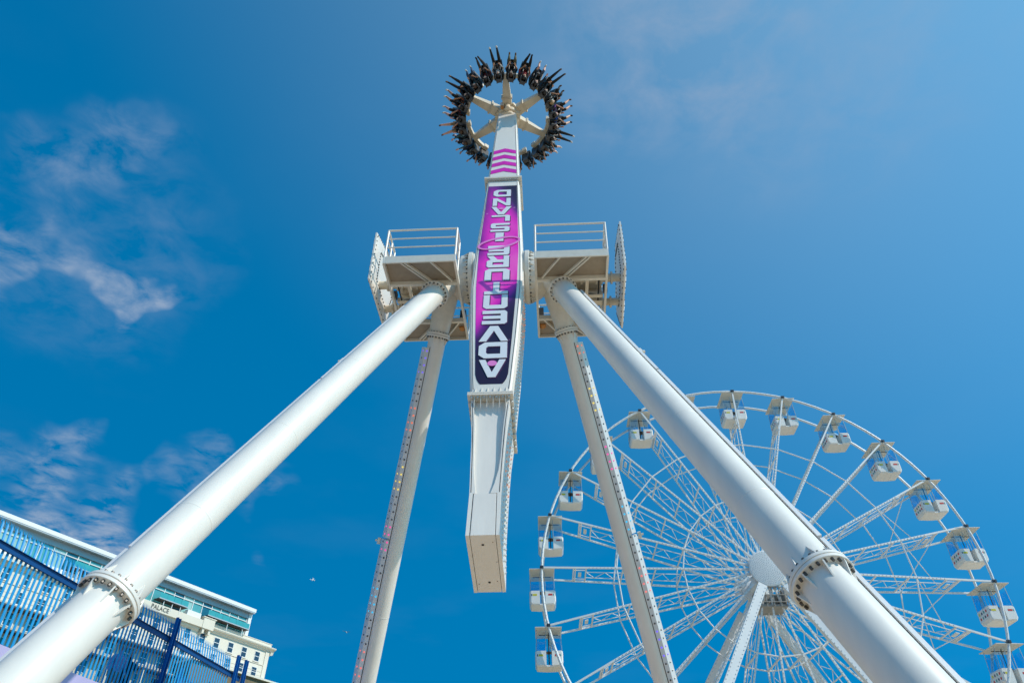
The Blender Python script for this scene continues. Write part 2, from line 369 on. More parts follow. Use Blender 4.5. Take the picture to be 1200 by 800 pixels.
# bearing housings (node castings) on either side of the arm
for sx in (-1,1):
    mb = MB().mat(M_white2)
    X = V((sx,0,0)); c = V((0,0,HZ))
    mb.lathe(c, X, [(.875,.90),(.885,.93),(1.02,.93),(1.03,.90),(1.05,.86),(1.30,.82),(1.32,.80),(1.75,.52),(2.25,.50),(2.45,.36)], 48)
    for sy in (-1,1):
        A, d = leg_axis(sx, sy); t0 = 1.62 if sy < 0 else 2.0
        q = 0 if sy < 0 else .06
        mb.lathe(A, d, [(0,.42),(.9,.43-q*.5),(t0-.08,.385-q)], 40)
        mb.lathe(A+d*(t0-.09), d, [(0,.455-q),(.05,.46-q),(.055,.44-q)], 40)
    n = mb.build('bearing_housing', ride)
    fb = MB().mat(M_white2)
    for i in range(26):
        a = 2*math.pi*i/26; e = V((0,math.cos(a),math.sin(a))); q = c+X*1.035
        fb.prism([q+e*.80-X*0, q+e*.915, q+e*.90+X*.06, q+e*.80+X*.24], e.cross(X)*.018)
    fb.build('housing_ribs', n, 'stuff')
    bo = MB().mat(M_bolt); bolts(bo, c+X*1.0, X, .875, 36, .03, .024, .05); bo.build('housing_bolts', n, 'stuff')

# platforms
PF = HZ-1.10
for sx in (-1,1):
    X0, X1 = 1.27*sx, 3.53*sx
    pl = MB().mat(M_white2)
    def bar(a, b, w, h): pl.beam(a, b, w, h)
    zf = PF
    # perimeter fascia boards
    pl.box((min(X0,X1)-.03, -2.03, zf-.02), (max(X0,X1)+.03, -1.985, zf+.27))
    pl.box((min(X0,X1)-.03, 1.885, zf-.02), (max(X0,X1)+.03, 1.93, zf+.25))
    for x in (X0, X1):
        pl.box((x-.035, -1.983, zf-.04), (x+.035, 1.883, zf+.14))
    xa, xb = min(X0,X1)+.037, max(X0,X1)-.037
    for y in (-1.0, .92): pl.box((xa, y-.05, zf-.05), (xb, y+.05, zf+.12))
    # raking joists
    for x_f, x_b in ((3.0, 2.25), (2.88,2.13), (2.05, 1.45)):
        bar((x_f*sx, -1.98, zf+.045), (x_b*sx, -1.055, zf+.045), .05, .09)
        bar((x_f*sx, 1.88, zf+.045), (x_b*sx, .975, zf+.045), .05, .09)
    plat = pl.build('platform', ride, smooth=False)
    fp_ = MB().mat(M_steelplate); fp_.box((xa, -1.982, zf+.095), (xb, -1.052, zf+.115)); fp_.build('floor_plate', plat, smooth=False)
    fp_ = MB().mat(M_steelplate); fp_.box((xa, .972, zf+.095), (xb, 1.882, zf+.115)); fp_.build('floor_plate', plat, smooth=False)
    def railing(segs, posts):
        rl = MB().mat(M_white)
        top = zf+1.50
        for (a, b) in segs:
            for z, r_ in ((top,.034),(zf+1.10,.024),(zf+.70,.024)): rl.tube((a[0],a[1],z),(b[0],b[1],z), r_, n=10)
        for q in posts: rl.tube((q[0],q[1],zf+.05),(q[0],q[1],top+.01), .034, n=10)
        return rl
    xi, xo = X0, X1
    railing([((xi,-2.0),(xo,-2.0))], [(xi,-2.0),(xo,-2.0)]).build('railing', plat)
    railing([((xo,-1.93),(xo,-1.0))], [(xo,-1.45),(xo,-1.0)]).build('railing', plat)
    if sx < 0: railing([((xi,-1.93),(xi,-1.35))], [(xi,-1.35)]).build('railing', plat)
    railing([((xi,1.9),(xo,1.9))], [(xi,1.9),((xi+xo)/2,1.9),(xo,1.9)]).build('railing', plat)
    railing([((xo,1.83),(xo,1.0))], [(xo,1.0)]).build('railing', plat)
    # outriggers, drives and couplings between the walkways
    mc = MB().mat(M_tanshade)
    for (y, z, r_) in ((-.42, HZ-.55, .14), (.55, HZ-.75, .13)):
        mc.tube((sx*2.3,y,z),(sx*4.05,y,z), r_, n=20)
        for x in (2.75,3.25,3.42,3.75): mc.lathe((sx*x,y,z),(1,0,0),[(-.03,r_+.07),(.03,r_+.07)],20)
    mc.box((min(sx*2.2,sx*3.45), -.12, HZ-1.02),(max(sx*2.2,sx*3.45), .02, HZ-.86))
    mc.box((min(sx*2.35,sx*3.45), .2, HZ-1.0),(max(sx*2.35,sx*3.45), .42, HZ-.62))
    mc.box((min(sx*2.0,sx*3.45), -.86, HZ-.70),(max(sx*2.0,sx*3.45), -.74, HZ-.40))
    mc.beam((sx*2.0,-.9,HZ-1.0),(sx*2.35,-.35,HZ-.8),.12,.16)
    mc.box((min(sx*2.3,sx*3.46), -.945, HZ-.36),(max(sx*2.3,sx*3.46), .865, HZ-.29))
    for y in (-.62,-.18,.30,.74): mc.box((min(sx*2.31,sx*3.45), y-.03, HZ-.52),(max(sx*2.31,sx*3.45), y+.03, HZ-.365))
    mc.box((min(sx*2.86,sx*2.96), -.945, PF-.02),(max(sx*2.86,sx*2.96), .865, PF+.10))
    mc.build('outrigger', ride)
    cb_ = MB().mat(M_gap)
    for y0_ in (-.9,-.2,.5): cb_.tube((sx*2.4,y0_,PF+.12),(sx*3.4,y0_+.12,PF+.15),.022,n=6)
    cb_.tube((sx*3.3,-.9,PF+.13),(sx*3.3,.85,PF+.13),.025,n=6); cb_.build('hydraulic_hoses', ride, 'stuff')
    dr = MB().mat(M_tanshade); dr.lathe((sx*2.75,.1,HZ-.95),(0,0,-1),[(0,.2),(.06,.24),(.2,.22),(.26,.1)],16); dr.build('drive_motor', ride); dr = MB().mat(M_dgrey); dr.box((min(sx*3.46,sx*3.6),-.3,HZ-.95),(max(sx*3.46,sx*3.6),-.1,HZ-.7)); dr.build('control_box', ride)
    cv = MB().mat(M_orange); cv.tube((sx*1.42,1.3,HZ-.95),(sx*1.42,1.5,HZ-.95),.12,n=12); cv.mat(M_dgrey); cv.box((sx*1.36-.1,.96,HZ-.92),(sx*1.36+.1,1.25,HZ-.55)); cv.build('cable_reel', ride)
    # decorative star panel on the outer end, quilted facets with lamp rows
    xo = sx*4.10; sp = MB().mat(M_white)
    if sx > 0: pyz = [(-1.5,1.0),(-1.52,-1.1),(1.0,-1.55),(1.85,-.2),(.15,1.55)]
    else: pyz = [(-1.55,.85),(-1.5,-1.25),(1.35,-1.25),(1.85,.35),(.2,1.5)]
    pts = []
    for i in range(5):
        a_, b_ = V((xo,pyz[i][0],HZ+pyz[i][1])), V((xo,pyz[(i+1)%5][0],HZ+pyz[(i+1)%5][1]))
        pts += [a_, a_.lerp(b_,.5)]
    NPT = 10; cc = V((xo,.0,HZ)); inn = [cc+(p-cc)*.58 for p in pts]
    for sgn in (-1,1):
        k = V((sgn*.025,0,0))
        o_ = [p+k for p in pts]; i_ = [p+k*2.4 for p in inn]; cen = cc+k*1.2
        for i in range(NPT):
            j = (i+1) % NPT; m_ = (pts[i]+pts[j]+inn[i]+inn[j])/4+k*3.6
            sp.add([o_[i],o_[j],i_[j],i_[i],m_],[(0,1,4),(1,2,4),(2,3,4),(3,0,4)])
            sp.add([i_[i],i_[j],cen],[(0,1,2)])
    sp.add([p+V((-.025,0,0)) for p in pts]+[p+V((.025,0,0)) for p in pts], [(i,(i+1)%NPT,NPT+(i+1)%NPT,NPT+i) for i in range(NPT)])
    star = sp.build('star_panel', ride, smooth=False)
    lp = MB().mat(M_bolt)
    for sgn in (-1,1):
        for i in range(NPT):
            j = (i+1) % NPT
            for q in range(5):
                for fr in (.955,.60):
                    p_ = cc+(pts[i].lerp(pts[j],(q+.5)/5)-cc)*fr
                    lp.dome(p_+V((sgn*(.03 if fr > .9 else .066),0,0)), (sgn,0,0), .034, .03, 6)
    lp.build('panel_lamps', star, 'stuff', smooth=False)

# ------------------------------------------------------------------ swinging arm
TAU, BE = R(13), R(-.65)
a0 = RY*math.sin(TAU)+RZ*math.cos(TAU)
AA = (a0*math.cos(BE)+RX*math.sin(BE)).normalized(); AX = (RX*math.cos(BE)-a0*math.sin(BE)).normalized(); AY = AA.cross(AX)
def frame(o, x, y, z): return Matrix(((x.x,y.x,z.x,o.x),(x.y,y.y,z.y,o.y),(x.z,y.z,z.z,o.z),(0,0,0,1)))
arm = empty('swinging_arm', mw=frame(PV, AX, AY, AA))
tag(arm, 'tall white swinging arm with purple lettered banner and boxy counterweight at its lower end', 'ride arm')
HW = [(-11.48,.365),(-10.3,.355),(-8.2,.425),(-7.05,.52),(-6.4,.575),(-4.6,.69),(-2.0,.815),(.3,.80),(3.0,.725),(5.9,.645),(6.3,.64),(6.8,.64),(13.4,.47),(14.6,.44)]
HD = [(-11.48,1.05),(-10.3,1.0),(-8.2,.95),(-7.0,.98),(-2.0,1.0),(6.0,.65),(13.4,.45),(14.6,.42)]
def interp(tab, L):
    for (a, va), (b, vb) in zip(tab, tab[1:]):
        if a <= L <= b: return va+(vb-va)*(L-a)/(b-a)
    return tab[0][1] if L < tab[0][0] else tab[-1][1]
hw = lambda L: interp(HW, L); hd = lambda L: interp(HD, L)
def sect(L, dx=0, dy=0, ch=.05):
    w, d = hw(L)+dx, hd(L)+dy
    return [V((-w+ch,-d,L)),V((w-ch,-d,L)),V((w,-d+ch,L)),V((w,d-ch,L)),V((w-ch,d,L)),V((-w+ch,d,L)),V((-w,d-ch,L)),V((-w,-d+ch,L))]
mb = MB().mat(M_white); mb.loft([sect(L) for L in (-7.02,-6.4,-4.6,-2.0,.3,3.0,6.25)]); mb.build('arm_body', arm, ang=25)
mb = MB().mat(M_white); mb.loft([sect(L) for L in (6.42,10,13.4,14.3)]); mb.build('upper_arm', arm, ang=25)
# lower arm: recessed web between raised edge plates
mb = MB().mat(M_white)
Ls = [-10.31,-10.0,-9.6,-9.2,-8.6,-8.0,-7.4,-7.16]
rc = lambda L: .04+.08*min(1,max(0,(L+10.31)/2.6))
mb.loft([[V((-hw(L)+.04,-hd(L)+rc(L),L)),V((hw(L)-.04,-hd(L)+rc(L),L)),V((hw(L)-.04,hd(L)-.13,L)),V((-hw(L)+.04,hd(L)-.13,L))] for L in Ls]); mb.build('lower_arm', arm, ang=25)
for sg in (-1,1):
    mb = MB().mat(M_white); rings = []
    for L in Ls:
        inner = hw(L)-.075- .16*max(0,(-9.2-L)/1.1)**2*(1 if sg>0 else .4)
        rings.append([V((sg*inner,-hd(L),L)),V((sg*hw(L),-hd(L),L)),V((sg*hw(L),hd(L),L)),V((sg*inner,hd(L),L))])
    mb.loft(rings); mb.build('edge_plate', arm, ang=25)
# dark seam lines beside the face plate
mb = MB().mat(M_gap)
for sg in (-1,1):
    for span in ((-6.8,-6.4,-4.6,-2.0,.3,3.0,6.1),(6.6,10,13.2),(-11.47,-10.33),(-10.28,-9.2,-8.0,-7.3)):
        rings = []
        for L in span:
            o_ = hw(L)-(.075 if L > -7.1 else (.08 if L < -10.32 else .035)); e = .003
            x = sg*o_; rings.append([V((x-.008,-hd(L)-e,L)),V((x+.008,-hd(L)-e,L)),V((x+.008,-hd(L)+.02,L)),V((x-.008,-hd(L)+.02,L))])
        mb.loft(rings)
mb.build('panel_seam', arm, 'stuff', smooth=False)
# flanges
def arm_flange(L, dx, dy, th, nb, rib):
    mb = MB().mat(M_white2)
    for z0, z1 in ((L-th, L-.008),(L+.008, L+th)):
        w, d = hw(L)+dx, hd(L)+dy; mb.box((-w,-d,z0),(w,d,z1))
    k = 0
    for i in range(nb):
        x = -hw(L)*.94+hw(L)*1.88*i/(nb-1)
        if rib:
            for sg in (1,-1):
                q = V((x+hw(L)*.94/(nb-1),-hd(L)+.01,L+sg*th))
                if i < nb-1: mb.prism([q-V((.008,0,0)), q+V((-.008,-dy+.02,0)), q+V((-.008,0,sg*rib))], V((.016,0,0)))
    f = mb.build('arm_flange', arm, smooth=False)
    bo = MB().mat(M_boltw)
    for i in range(nb):
        x = -hw(L)*.94+hw(L)*1.88*i/(nb-1)
        for y in (-hd(L)-dy*.5, hd(L)+dy*.5): bo.tube((x,y,L-th-.06),(x,y,L+th+.05), .035, n=8)
    nd_ = int(hd(L)*2/.24)
    for i in range(nd_):
        y = -hd(L)+.12+i*.24
        for x in (-hw(L)-dx*.5, hw(L)+dx*.5): bo.tube((x,y,L-th-.06),(x,y,L+th+.05), .035, n=8)
    bo.build('flange_bolts', f, 'stuff')
arm_flange(-7.09, .075, .14, .055, 7, .34)
arm_flange(6.33, .12, .13, .06, 13, .18)
# counterweight: stacked front, cheeks and closing plate
mb = MB().mat(M_white); mb.loft([sect(L,-.095,0,.01) for L in (-11.48,-10.32)]); cw = mb.build('counterweight', arm, smooth=False)
for sg in (-1,1):
    mb = MB().mat(M_white); mb.loft([[V((sg*(hw(L)-.083),-hd(L)-.004,L)),V((sg*hw(L),-hd(L)-.004,L)),V((sg*hw(L),hd(L)+.004,L)),V((sg*(hw(L)-.083),hd(L)+.004,L))] for L in (-11.485,-10.30)]); mb.build('cheek_plate', cw, smooth=False)
mb = MB().mat(M_gap)
for (x,y) in ((-.02,-.72),(.02,.66)): mb.tube((x,y,-11.49),(x,y,-11.4),.028,n=10)
for (x,y) in ((.2,-.8),(-.22,.72),(.24,-.1),(.2,.62)): mb.tube((x,y,-11.484),(x,y,-11.4),.012,n=8)
mb.build('drain_holes', cw, 'stuff')
# rows of cabochon lights along both flanks of the arm
for sg in (-1,1):
    mb = MB(); k = 0
    L = -11.3
    while L < 13.2:
        if not (-7.35 < L < -6.8 or 6.1 < L < 6.6 or -1.05 < L < 1.05):
            d = hd(L); orange = (-9.2 < L < -7.6) or (-3.4 < L < -1.6)
            for yy in ((-d*.42),(d*.1),(d*.55)):
                mb.mat(M_ledrose if (orange and k % 2 == 0) else M_ledclear); mb.dome((sg*(hw(L)), yy, L), (sg,0,0), .045, .04, 6)
        L += .155; k += 1
    mb.build('cabochon_lights', arm, 'stuff', smooth=False)
# lamp strip rail on each flank
for sg in (-1,1):
    mb = MB().mat(M_white); rings = []
    for L in (-6.9,-4.6,-2.0,.3,3.0,6.2):
        x = sg*hw(L); rings.append([V((x,-hd(L)*.72,L)),V((x+sg*.035,-hd(L)*.72,L)),V((x+sg*.035,-hd(L)*.66,L)),V((x,-hd(L)*.66,L))])
    mb.loft(rings); mb.build('cable_duct', arm, smooth=False)
# slewing stubs into the bearing housings
mb = MB().mat(M_white2)
for sg in (-1,1): mb.lathe((sg*.79,0,0),(sg,0,0),[(0,.88),(.03,.90),(.075,.90)],48)
mb.build('pivot_ring', arm)
# banner
BW = [(-6.6,.30),(-6.5,.36),(-6.4,.40),(-6.2,.445),(-4.6,.525),(-2.0,.64),(.3,.675),(3.0,.62),(5.72,.565)]
mb = MB().mat(M_banner)
def fy(L, e): return -hd(L)-e
rings = [[V((-interp(BW,L),fy(L,.001),L)),V((interp(BW,L),fy(L,.001),L)),V((interp(BW,L),fy(L,.008),L)),V((-interp(BW,L),fy(L,.008),L))] for L in (-6.6,-6.5,-6.4,-6.2,-4.6,-2.0,.3,3.0,5.72)]
mb.loft(rings); banner = mb.build('banner', arm, smooth=False)
banner['label'] = 'purple and magenta space banner with upside-down silver lettering'
# letters; glyph boxes run 0..1, y up
def ring_poly(outer, inner):
    n = len(outer); return [[outer[i], outer[(i+1)%n], inner[(i+1)%n], inner[i]] for i in range(n)]
GL = {
 'A': [[(0,0),(.24,0),(.5,.72),(.5,1),(.36,1)], [(1,0),(.64,1),(.5,1),(.5,.72),(.76,0)]],
 'V': [[(0,1),(.36,0),(.5,0),(.5,.3),(.25,1)], [(1,1),(.75,1),(.5,.3),(.5,0),(.64,0)]],
 'D': ring_poly([(0,0),(.8,0),(1,.22),(1,.78),(.8,1),(0,1)], [(.24,.26),(.68,.26),(.74,.34),(.74,.66),(.68,.74),(.24,.74)]),
 'E': [[(0,0),(.26,.24),(.26,.76),(0,1)] if False else [(0,.12),(.1,0),(.26,0),(.26,1),(.1,1),(0,.88)], [(.26,0),(1,0),(1,.24),(.26,.24)], [(.26,.39),(.96,.39),(.96,.61),(.26,.61)], [(.26,.76),(1,.76),(1,1),(.26,1)]],
 'N': [[(0,0),(.24,0),(.24,1),(0,1)], [(.76,0),(1,0),(1,1),(.76,1)], [(.24,1),(.24,.66),(.76,0),(.76,.34)]],
 'n': [[(0,0),(.25,0),(.25,1),(.14,1),(0,.86)], [(.75,0),(1,0),(1,.86),(.86,1),(.75,1)], [(.25,.74),(.75,.74),(.75,1),(.25,1)]],
 'T': [[(0,.76),(1,.76),(1,1),(0,1)], [(.37,0),(.63,0),(.63,.76),(.37,.76)]],
 'U': [[(0,.16),(.16,0),(.26,0),(.26,1),(0,1)], [(.74,0),(.84,0),(1,.16),(1,1),(.74,1)], [(.26,0),(.74,0),(.74,.26),(.26,.26)]],
 'R': [[(0,0),(.25,0),(.25,1),(0,1)], [(.25,.78),(.86,.78),(1,.88),(.9,1),(.25,1)], [(.74,.56),(.86,.34),(1,.46),(1,.88),(.86,.78),(.74,.78)], [(.25,.34),(.86,.34),(.74,.56),(.25,.56)], [(.52,.34),(.72,0),(1,0),(.82,.34)]],
 'I': [[(.3,0),(.7,0),(.7,1),(.3,1)]],
 'S': [[(0,0),(.9,0),(1,.1),(1,.5),(.74,.5),(.74,.22),(0,.22)], [(.12,.39),(.74,.39),(.74,.5),(1,.5),(.9,.61),(.26,.61),(.26,.5),(0,.5)], [(0,.5),(.26,.5),(.26,.78),(1,.78),(1,1),(.1,1),(0,.9)]],
 'L': [[(0,.1),(.12,0),(1,0),(1,.27),(.26,.27),(.26,1),(0,1)]],
}
# (glyph, near end L (letter foot), far end L (letter head), half width)
WORD = [('A',-5.62,-6.35,.37),('D',-4.85,-5.55,.40),('V',-4.09,-4.80,.42),('E',-3.32,-3.99,.37),('n',-2.50,-3.22,.37),('T',-1.78,-2.45,.37),('U',-.92,-1.66,.40),
        ('R',-.06,-.83,.37),('E',.65,.0,.37),('I',1.63,.99,.36),('S',2.37,1.72,.34),('L',3.03,2.54,.34),('A',3.76,3.10,.38),('N',4.52,3.85,.34),('D',5.30,4.68,.34)]
for (gname, Lf, Lh, w) in WORD:
    for layer in (0, 1):
        mb = MB().mat(M_shadowink if layer == 0 else M_letter)
        for poly in GL[gname]:
            pts = []
            for gx, gy in poly:
                L = Lf+(Lh-Lf)*gy; x = -(gx-.5)*2*w
                if layer == 0: L -= .035; x += .03
                pts.append(V((x, fy(L, .012 if layer == 0 else .016), L)))
            mb.prism(pts, V((0,-.004 if layer == 0 else -.012,0)))
        lo = mb.build('letter_shadow' if layer == 0 else 'letter', banner, smooth=False)
for (L, r_) in ((-5.78,.115),(3.58,.085)):
    mb = MB().mat(M_pink); mb.prism([V((r_*math.cos(2*math.pi*i/20)*1.15, fy(L,.03), L+r_*math.sin(2*math.pi*i/20))) for i in range(20)], V((0,-.006,0))); mb.build('letter_dot', banner, smooth=False)
# planet ring round the gap between the two words
mb = MB().mat(M_pink); n = 44; ci = []
for i in range(n):
    a = 2*math.pi*i/n
    for rr in (1.0, .84):
        ex, ez = .78*math.cos(a)*(1 if rr == 1 else .90), .40*math.sin(a)*(1 if rr == 1 else .70)
        x = ex*math.cos(R(22))-ez*math.sin(R(22)); L = .84+ex*math.sin(R(22))+ez*math.cos(R(22)); ci.append(V((x, fy(L,.034), L)))
for i in range(n):
    j = (i+1) % n; q = [ci[2*i],ci[2*j],ci[2*j+1],ci[2*i+1]]
    mb.prism(q, V((0,-.003,0)))
mb.build('planet_ring', banner, smooth=False)
# chevrons on the upper arm
for k in range(4):
    Lc = 6.93+k*.70; H_ = .37; w = hw(Lc)*.84; w2 = hw(Lc+H_)*.84; rs_ = .25
    mb = MB().mat(M_mag)
    for (xa, xb) in ((-1,0),(0,1)):
        za, zb = (0 if xa == -1 else rs_), (rs_ if xa == -1 else 0)
        pts = [V((xa*w, fy(Lc,.004), Lc+za)), V((xb*w, fy(Lc,.004), Lc+zb)), V((xb*w2, fy(Lc+H_,.004), Lc+H_+zb)), V((xa*w2, fy(Lc+H_,.004), Lc+H_+za))]
        mb.prism(pts, V((0,-.006,0)))
    mb.build('chevron', arm, smooth=False)

# ------------------------------------------------------------------ passenger ring
ring = empty('passenger_ring', mw=frame(PV+AA*14.9, AX, AY, AA))
tag(ring, 'six-spoked tan-shaded ring of outward facing black seats, upside down at the top of the ride', 'ride gondola')
def rad(phi): return V((math.sin(phi), -math.cos(phi), 0))
mb = MB().mat(M_tanshade)
mb.lathe((0,0,-.75),(0,0,1),[(0,.40),(.02,.52),(.25,.54),(.28,.62),(.95,.64),(1.0,.55),(1.2,.30)],36); hub = mb.build('hub', ring)
mb = MB().mat(M_tanshade); mb.lathe((.02,-.62,-.62),(0,0,1),[(0,.11),(.02,.14),(.5,.14),(.55,.10)],16); mb.lathe((.02,-.62,-.12),(0,0,1),[(0,.18),(.22,.18)],16)
mb.mat(M_white); mb.box((-.33,-.75,-.35),(-.14,-.55,.0)); mb.mat(M_orange); mb.box((-.30,-.72,-.52),(-.17,-.58,-.36)); mb.mat(M_tanshade)
mb.beam((.25,-.62,.05),(.62,-.25,-.2),.18,.2); mb.tube((.5,-.3,-.6),(.5,-.3,-.1),.12,n=14); mb.tube((-.5,-.2,-.55),(-.5,-.2,-.1),.13,n=14); mb.build('gear_motor', hub)
for k in range(6):
    phi = R(60*k); e = rad(phi); tn = V((0,0,1)).cross(e); z = V((0,0,1))
    mb = MB().mat(M_tanshade)
    mb.beam(e*.45+z*.1, e*.93+z*.1, .50, .50, up=z, w2=.44, h2=.44)
    mb.beam(e*.99+z*.1, e*1.98+z*.1, .42, .42, up=z, w2=.27, h2=.28)
    for r_ in (.935,.985): mb.beam(e*r_+z*.1, e*(r_+.035)+z*.1, .54, .54, up=z)
    spk = mb.build('spoke', ring, smooth=False)
    ar = MB().mat(M_tanshade); n = 6; prev = None; rings_ = []
    for i in range(n+1):
        p_ = rad(phi+R(-24+48*i/n)); rings_.append([p_*1.98+z*-.05, p_*2.14+z*-.05, p_*2.14+z*.24, p_*1.98+z*.24])
    ar.loft(rings_)
    for sg in (-1,1):
        p_ = rad(phi+R(sg*22)); ar.beam(p_*1.93+z*.1, p_*2.06+z*.1, .22,.34, up=z)
    ar.build('seat_carrier', spk, smooth=False)

def seat_mesh():
    """local seat frame: x right, y forward (outwards), z towards the rider's head; origin at the hip point"""
    b = MB().mat(M_black)
    b.loft([[V((-.25,-.12,-.12)),V((.25,-.12,-.12)),V((.23,.34,-.06)),V((-.23,.34,-.06))],[V((-.25,-.12,-.05)),V((.25,-.12,-.05)),V((.22,.36,.0)),V((-.22,.36,.0))]])
    b.loft([[V((-.26,-.22,-.1)),V((.26,-.22,-.1)),V((.25,-.13,-.1)),V((-.25,-.13,-.1))],[V((-.25,-.26,.6)),V((.25,-.26,.6)),V((.23,-.16,.6)),V((-.23,-.16,.6))],[V((-.15,-.26,.86)),V((.15,-.26,.86)),V((.13,-.15,.86)),V((-.13,-.15,.86))]])
    for sg in (-1,1): b.loft([[V((sg*.25,-.2,-.1)),V((sg*.30,-.2,-.1)),V((sg*.29,.34,-.06)),V((sg*.25,.34,-.06))],[V((sg*.25,-.2,.12)),V((sg*.30,-.2,.12)),V((sg*.29,.26,.10)),V((sg*.25,.26,.10))],[V((sg*.24,-.24,.66)),V((sg*.29,-.24,.66)),V((sg*.28,.04,.60)),V((sg*.24,.04,.60))]])
    return b.mesh('seat')
def headrest_mesh():
    b = MB().mat(M_dgrey); b.box((-.15,-.275,.66),(.15,-.135,.93)); b.box((-.16,-.29,.90),(-.12,-.10,.95)); b.box((.12,-.29,.90),(.16,-.10,.95))
    for sg in (-1,1): b.box((min(sg*.14,sg*.18),-.2,.68),(max(sg*.14,sg*.18),-.02,.9))
    return b.mesh('headrest', smooth=False)
def restraint_mesh():
    b = MB().mat(M_black)
    for sg in (-1,1):
        path = [V((sg*.15,-.2,.72)),V((sg*.16,-.05,.72)),V((sg*.16,.12,.60)),V((sg*.15,.20,.42)),V((sg*.13,.21,.20)),V((sg*.04,.21,.14))]
        for a, c in zip(path, path[1:]): b.tube(a, c, .048, n=8)
        b.tube((sg*.15,.2,.40),(sg*.13,.31,.46),.018,n=6)
    b.mat(M_dgrey); b.box((-.06,.16,.08),(.06,.27,.30))
    b.mat(M_lgrey)
    for sg in (-1,1): b.tube((sg*.17,-.16,.77),(sg*.17,.02,.74),.02,n=6)
    return b.mesh('restraint')
SM, HM, RM = seat_mesh(), headrest_mesh(), restraint_mesh()

# ------------------------------------------------------------------ people
SKINS = [mat('skin_light',(.62,.36,.25),.55), mat('skin_tan',(.46,.24,.14),.55), mat('skin_pink',(.68,.36,.26),.55)]
def cloth(name, c): return mat('cloth_'+name, c, .85, var=.2, scale=12)
TOPS = dict(black=cloth('black',(.015,.015,.018)), navy=cloth('navy',(.02,.03,.08)), maroon=cloth('maroon',(.16,.02,.03)), grey=cloth('grey',(.20,.21,.23)), white=cloth('white',(.7,.7,.7)),
            violet=cloth('violet',(.16,.05,.30)), blue=cloth('blue',(.03,.10,.42)), teal=cloth('teal',(.06,.14,.17)), red=cloth('red',(.45,.05,.06)), lilac=cloth('lilac',(.45,.38,.68)), orange=cloth('rust',(.36,.10,.04)))
BOTS = dict(black=cloth('black_trousers',(.014,.014,.016)), denim=cloth('denim',(.06,.09,.16)), olive=cloth('olive',(.10,.09,.05)), tan=cloth('tan',(.30,.22,.14)), grey=cloth('dark_grey',(.05,.052,.058)))
SHOES = dict(black=cloth('black_shoe',(.02,.02,.02)), white=cloth('white_shoe',(.7,.68,.66)), brown=cloth('brown_shoe',(.16,.09,.05)))
HAIRS = [mat('hair_dark',(.015,.010,.008),.5), mat('hair_brown',(.07,.035,.02),.5), mat('hair_fair',(.30,.19,.09),.5)]
M_eye = mat('eye_dark',(.02,.02,.02),.2); M_eyew = mat('eye_white',(.8,.8,.8),.3)

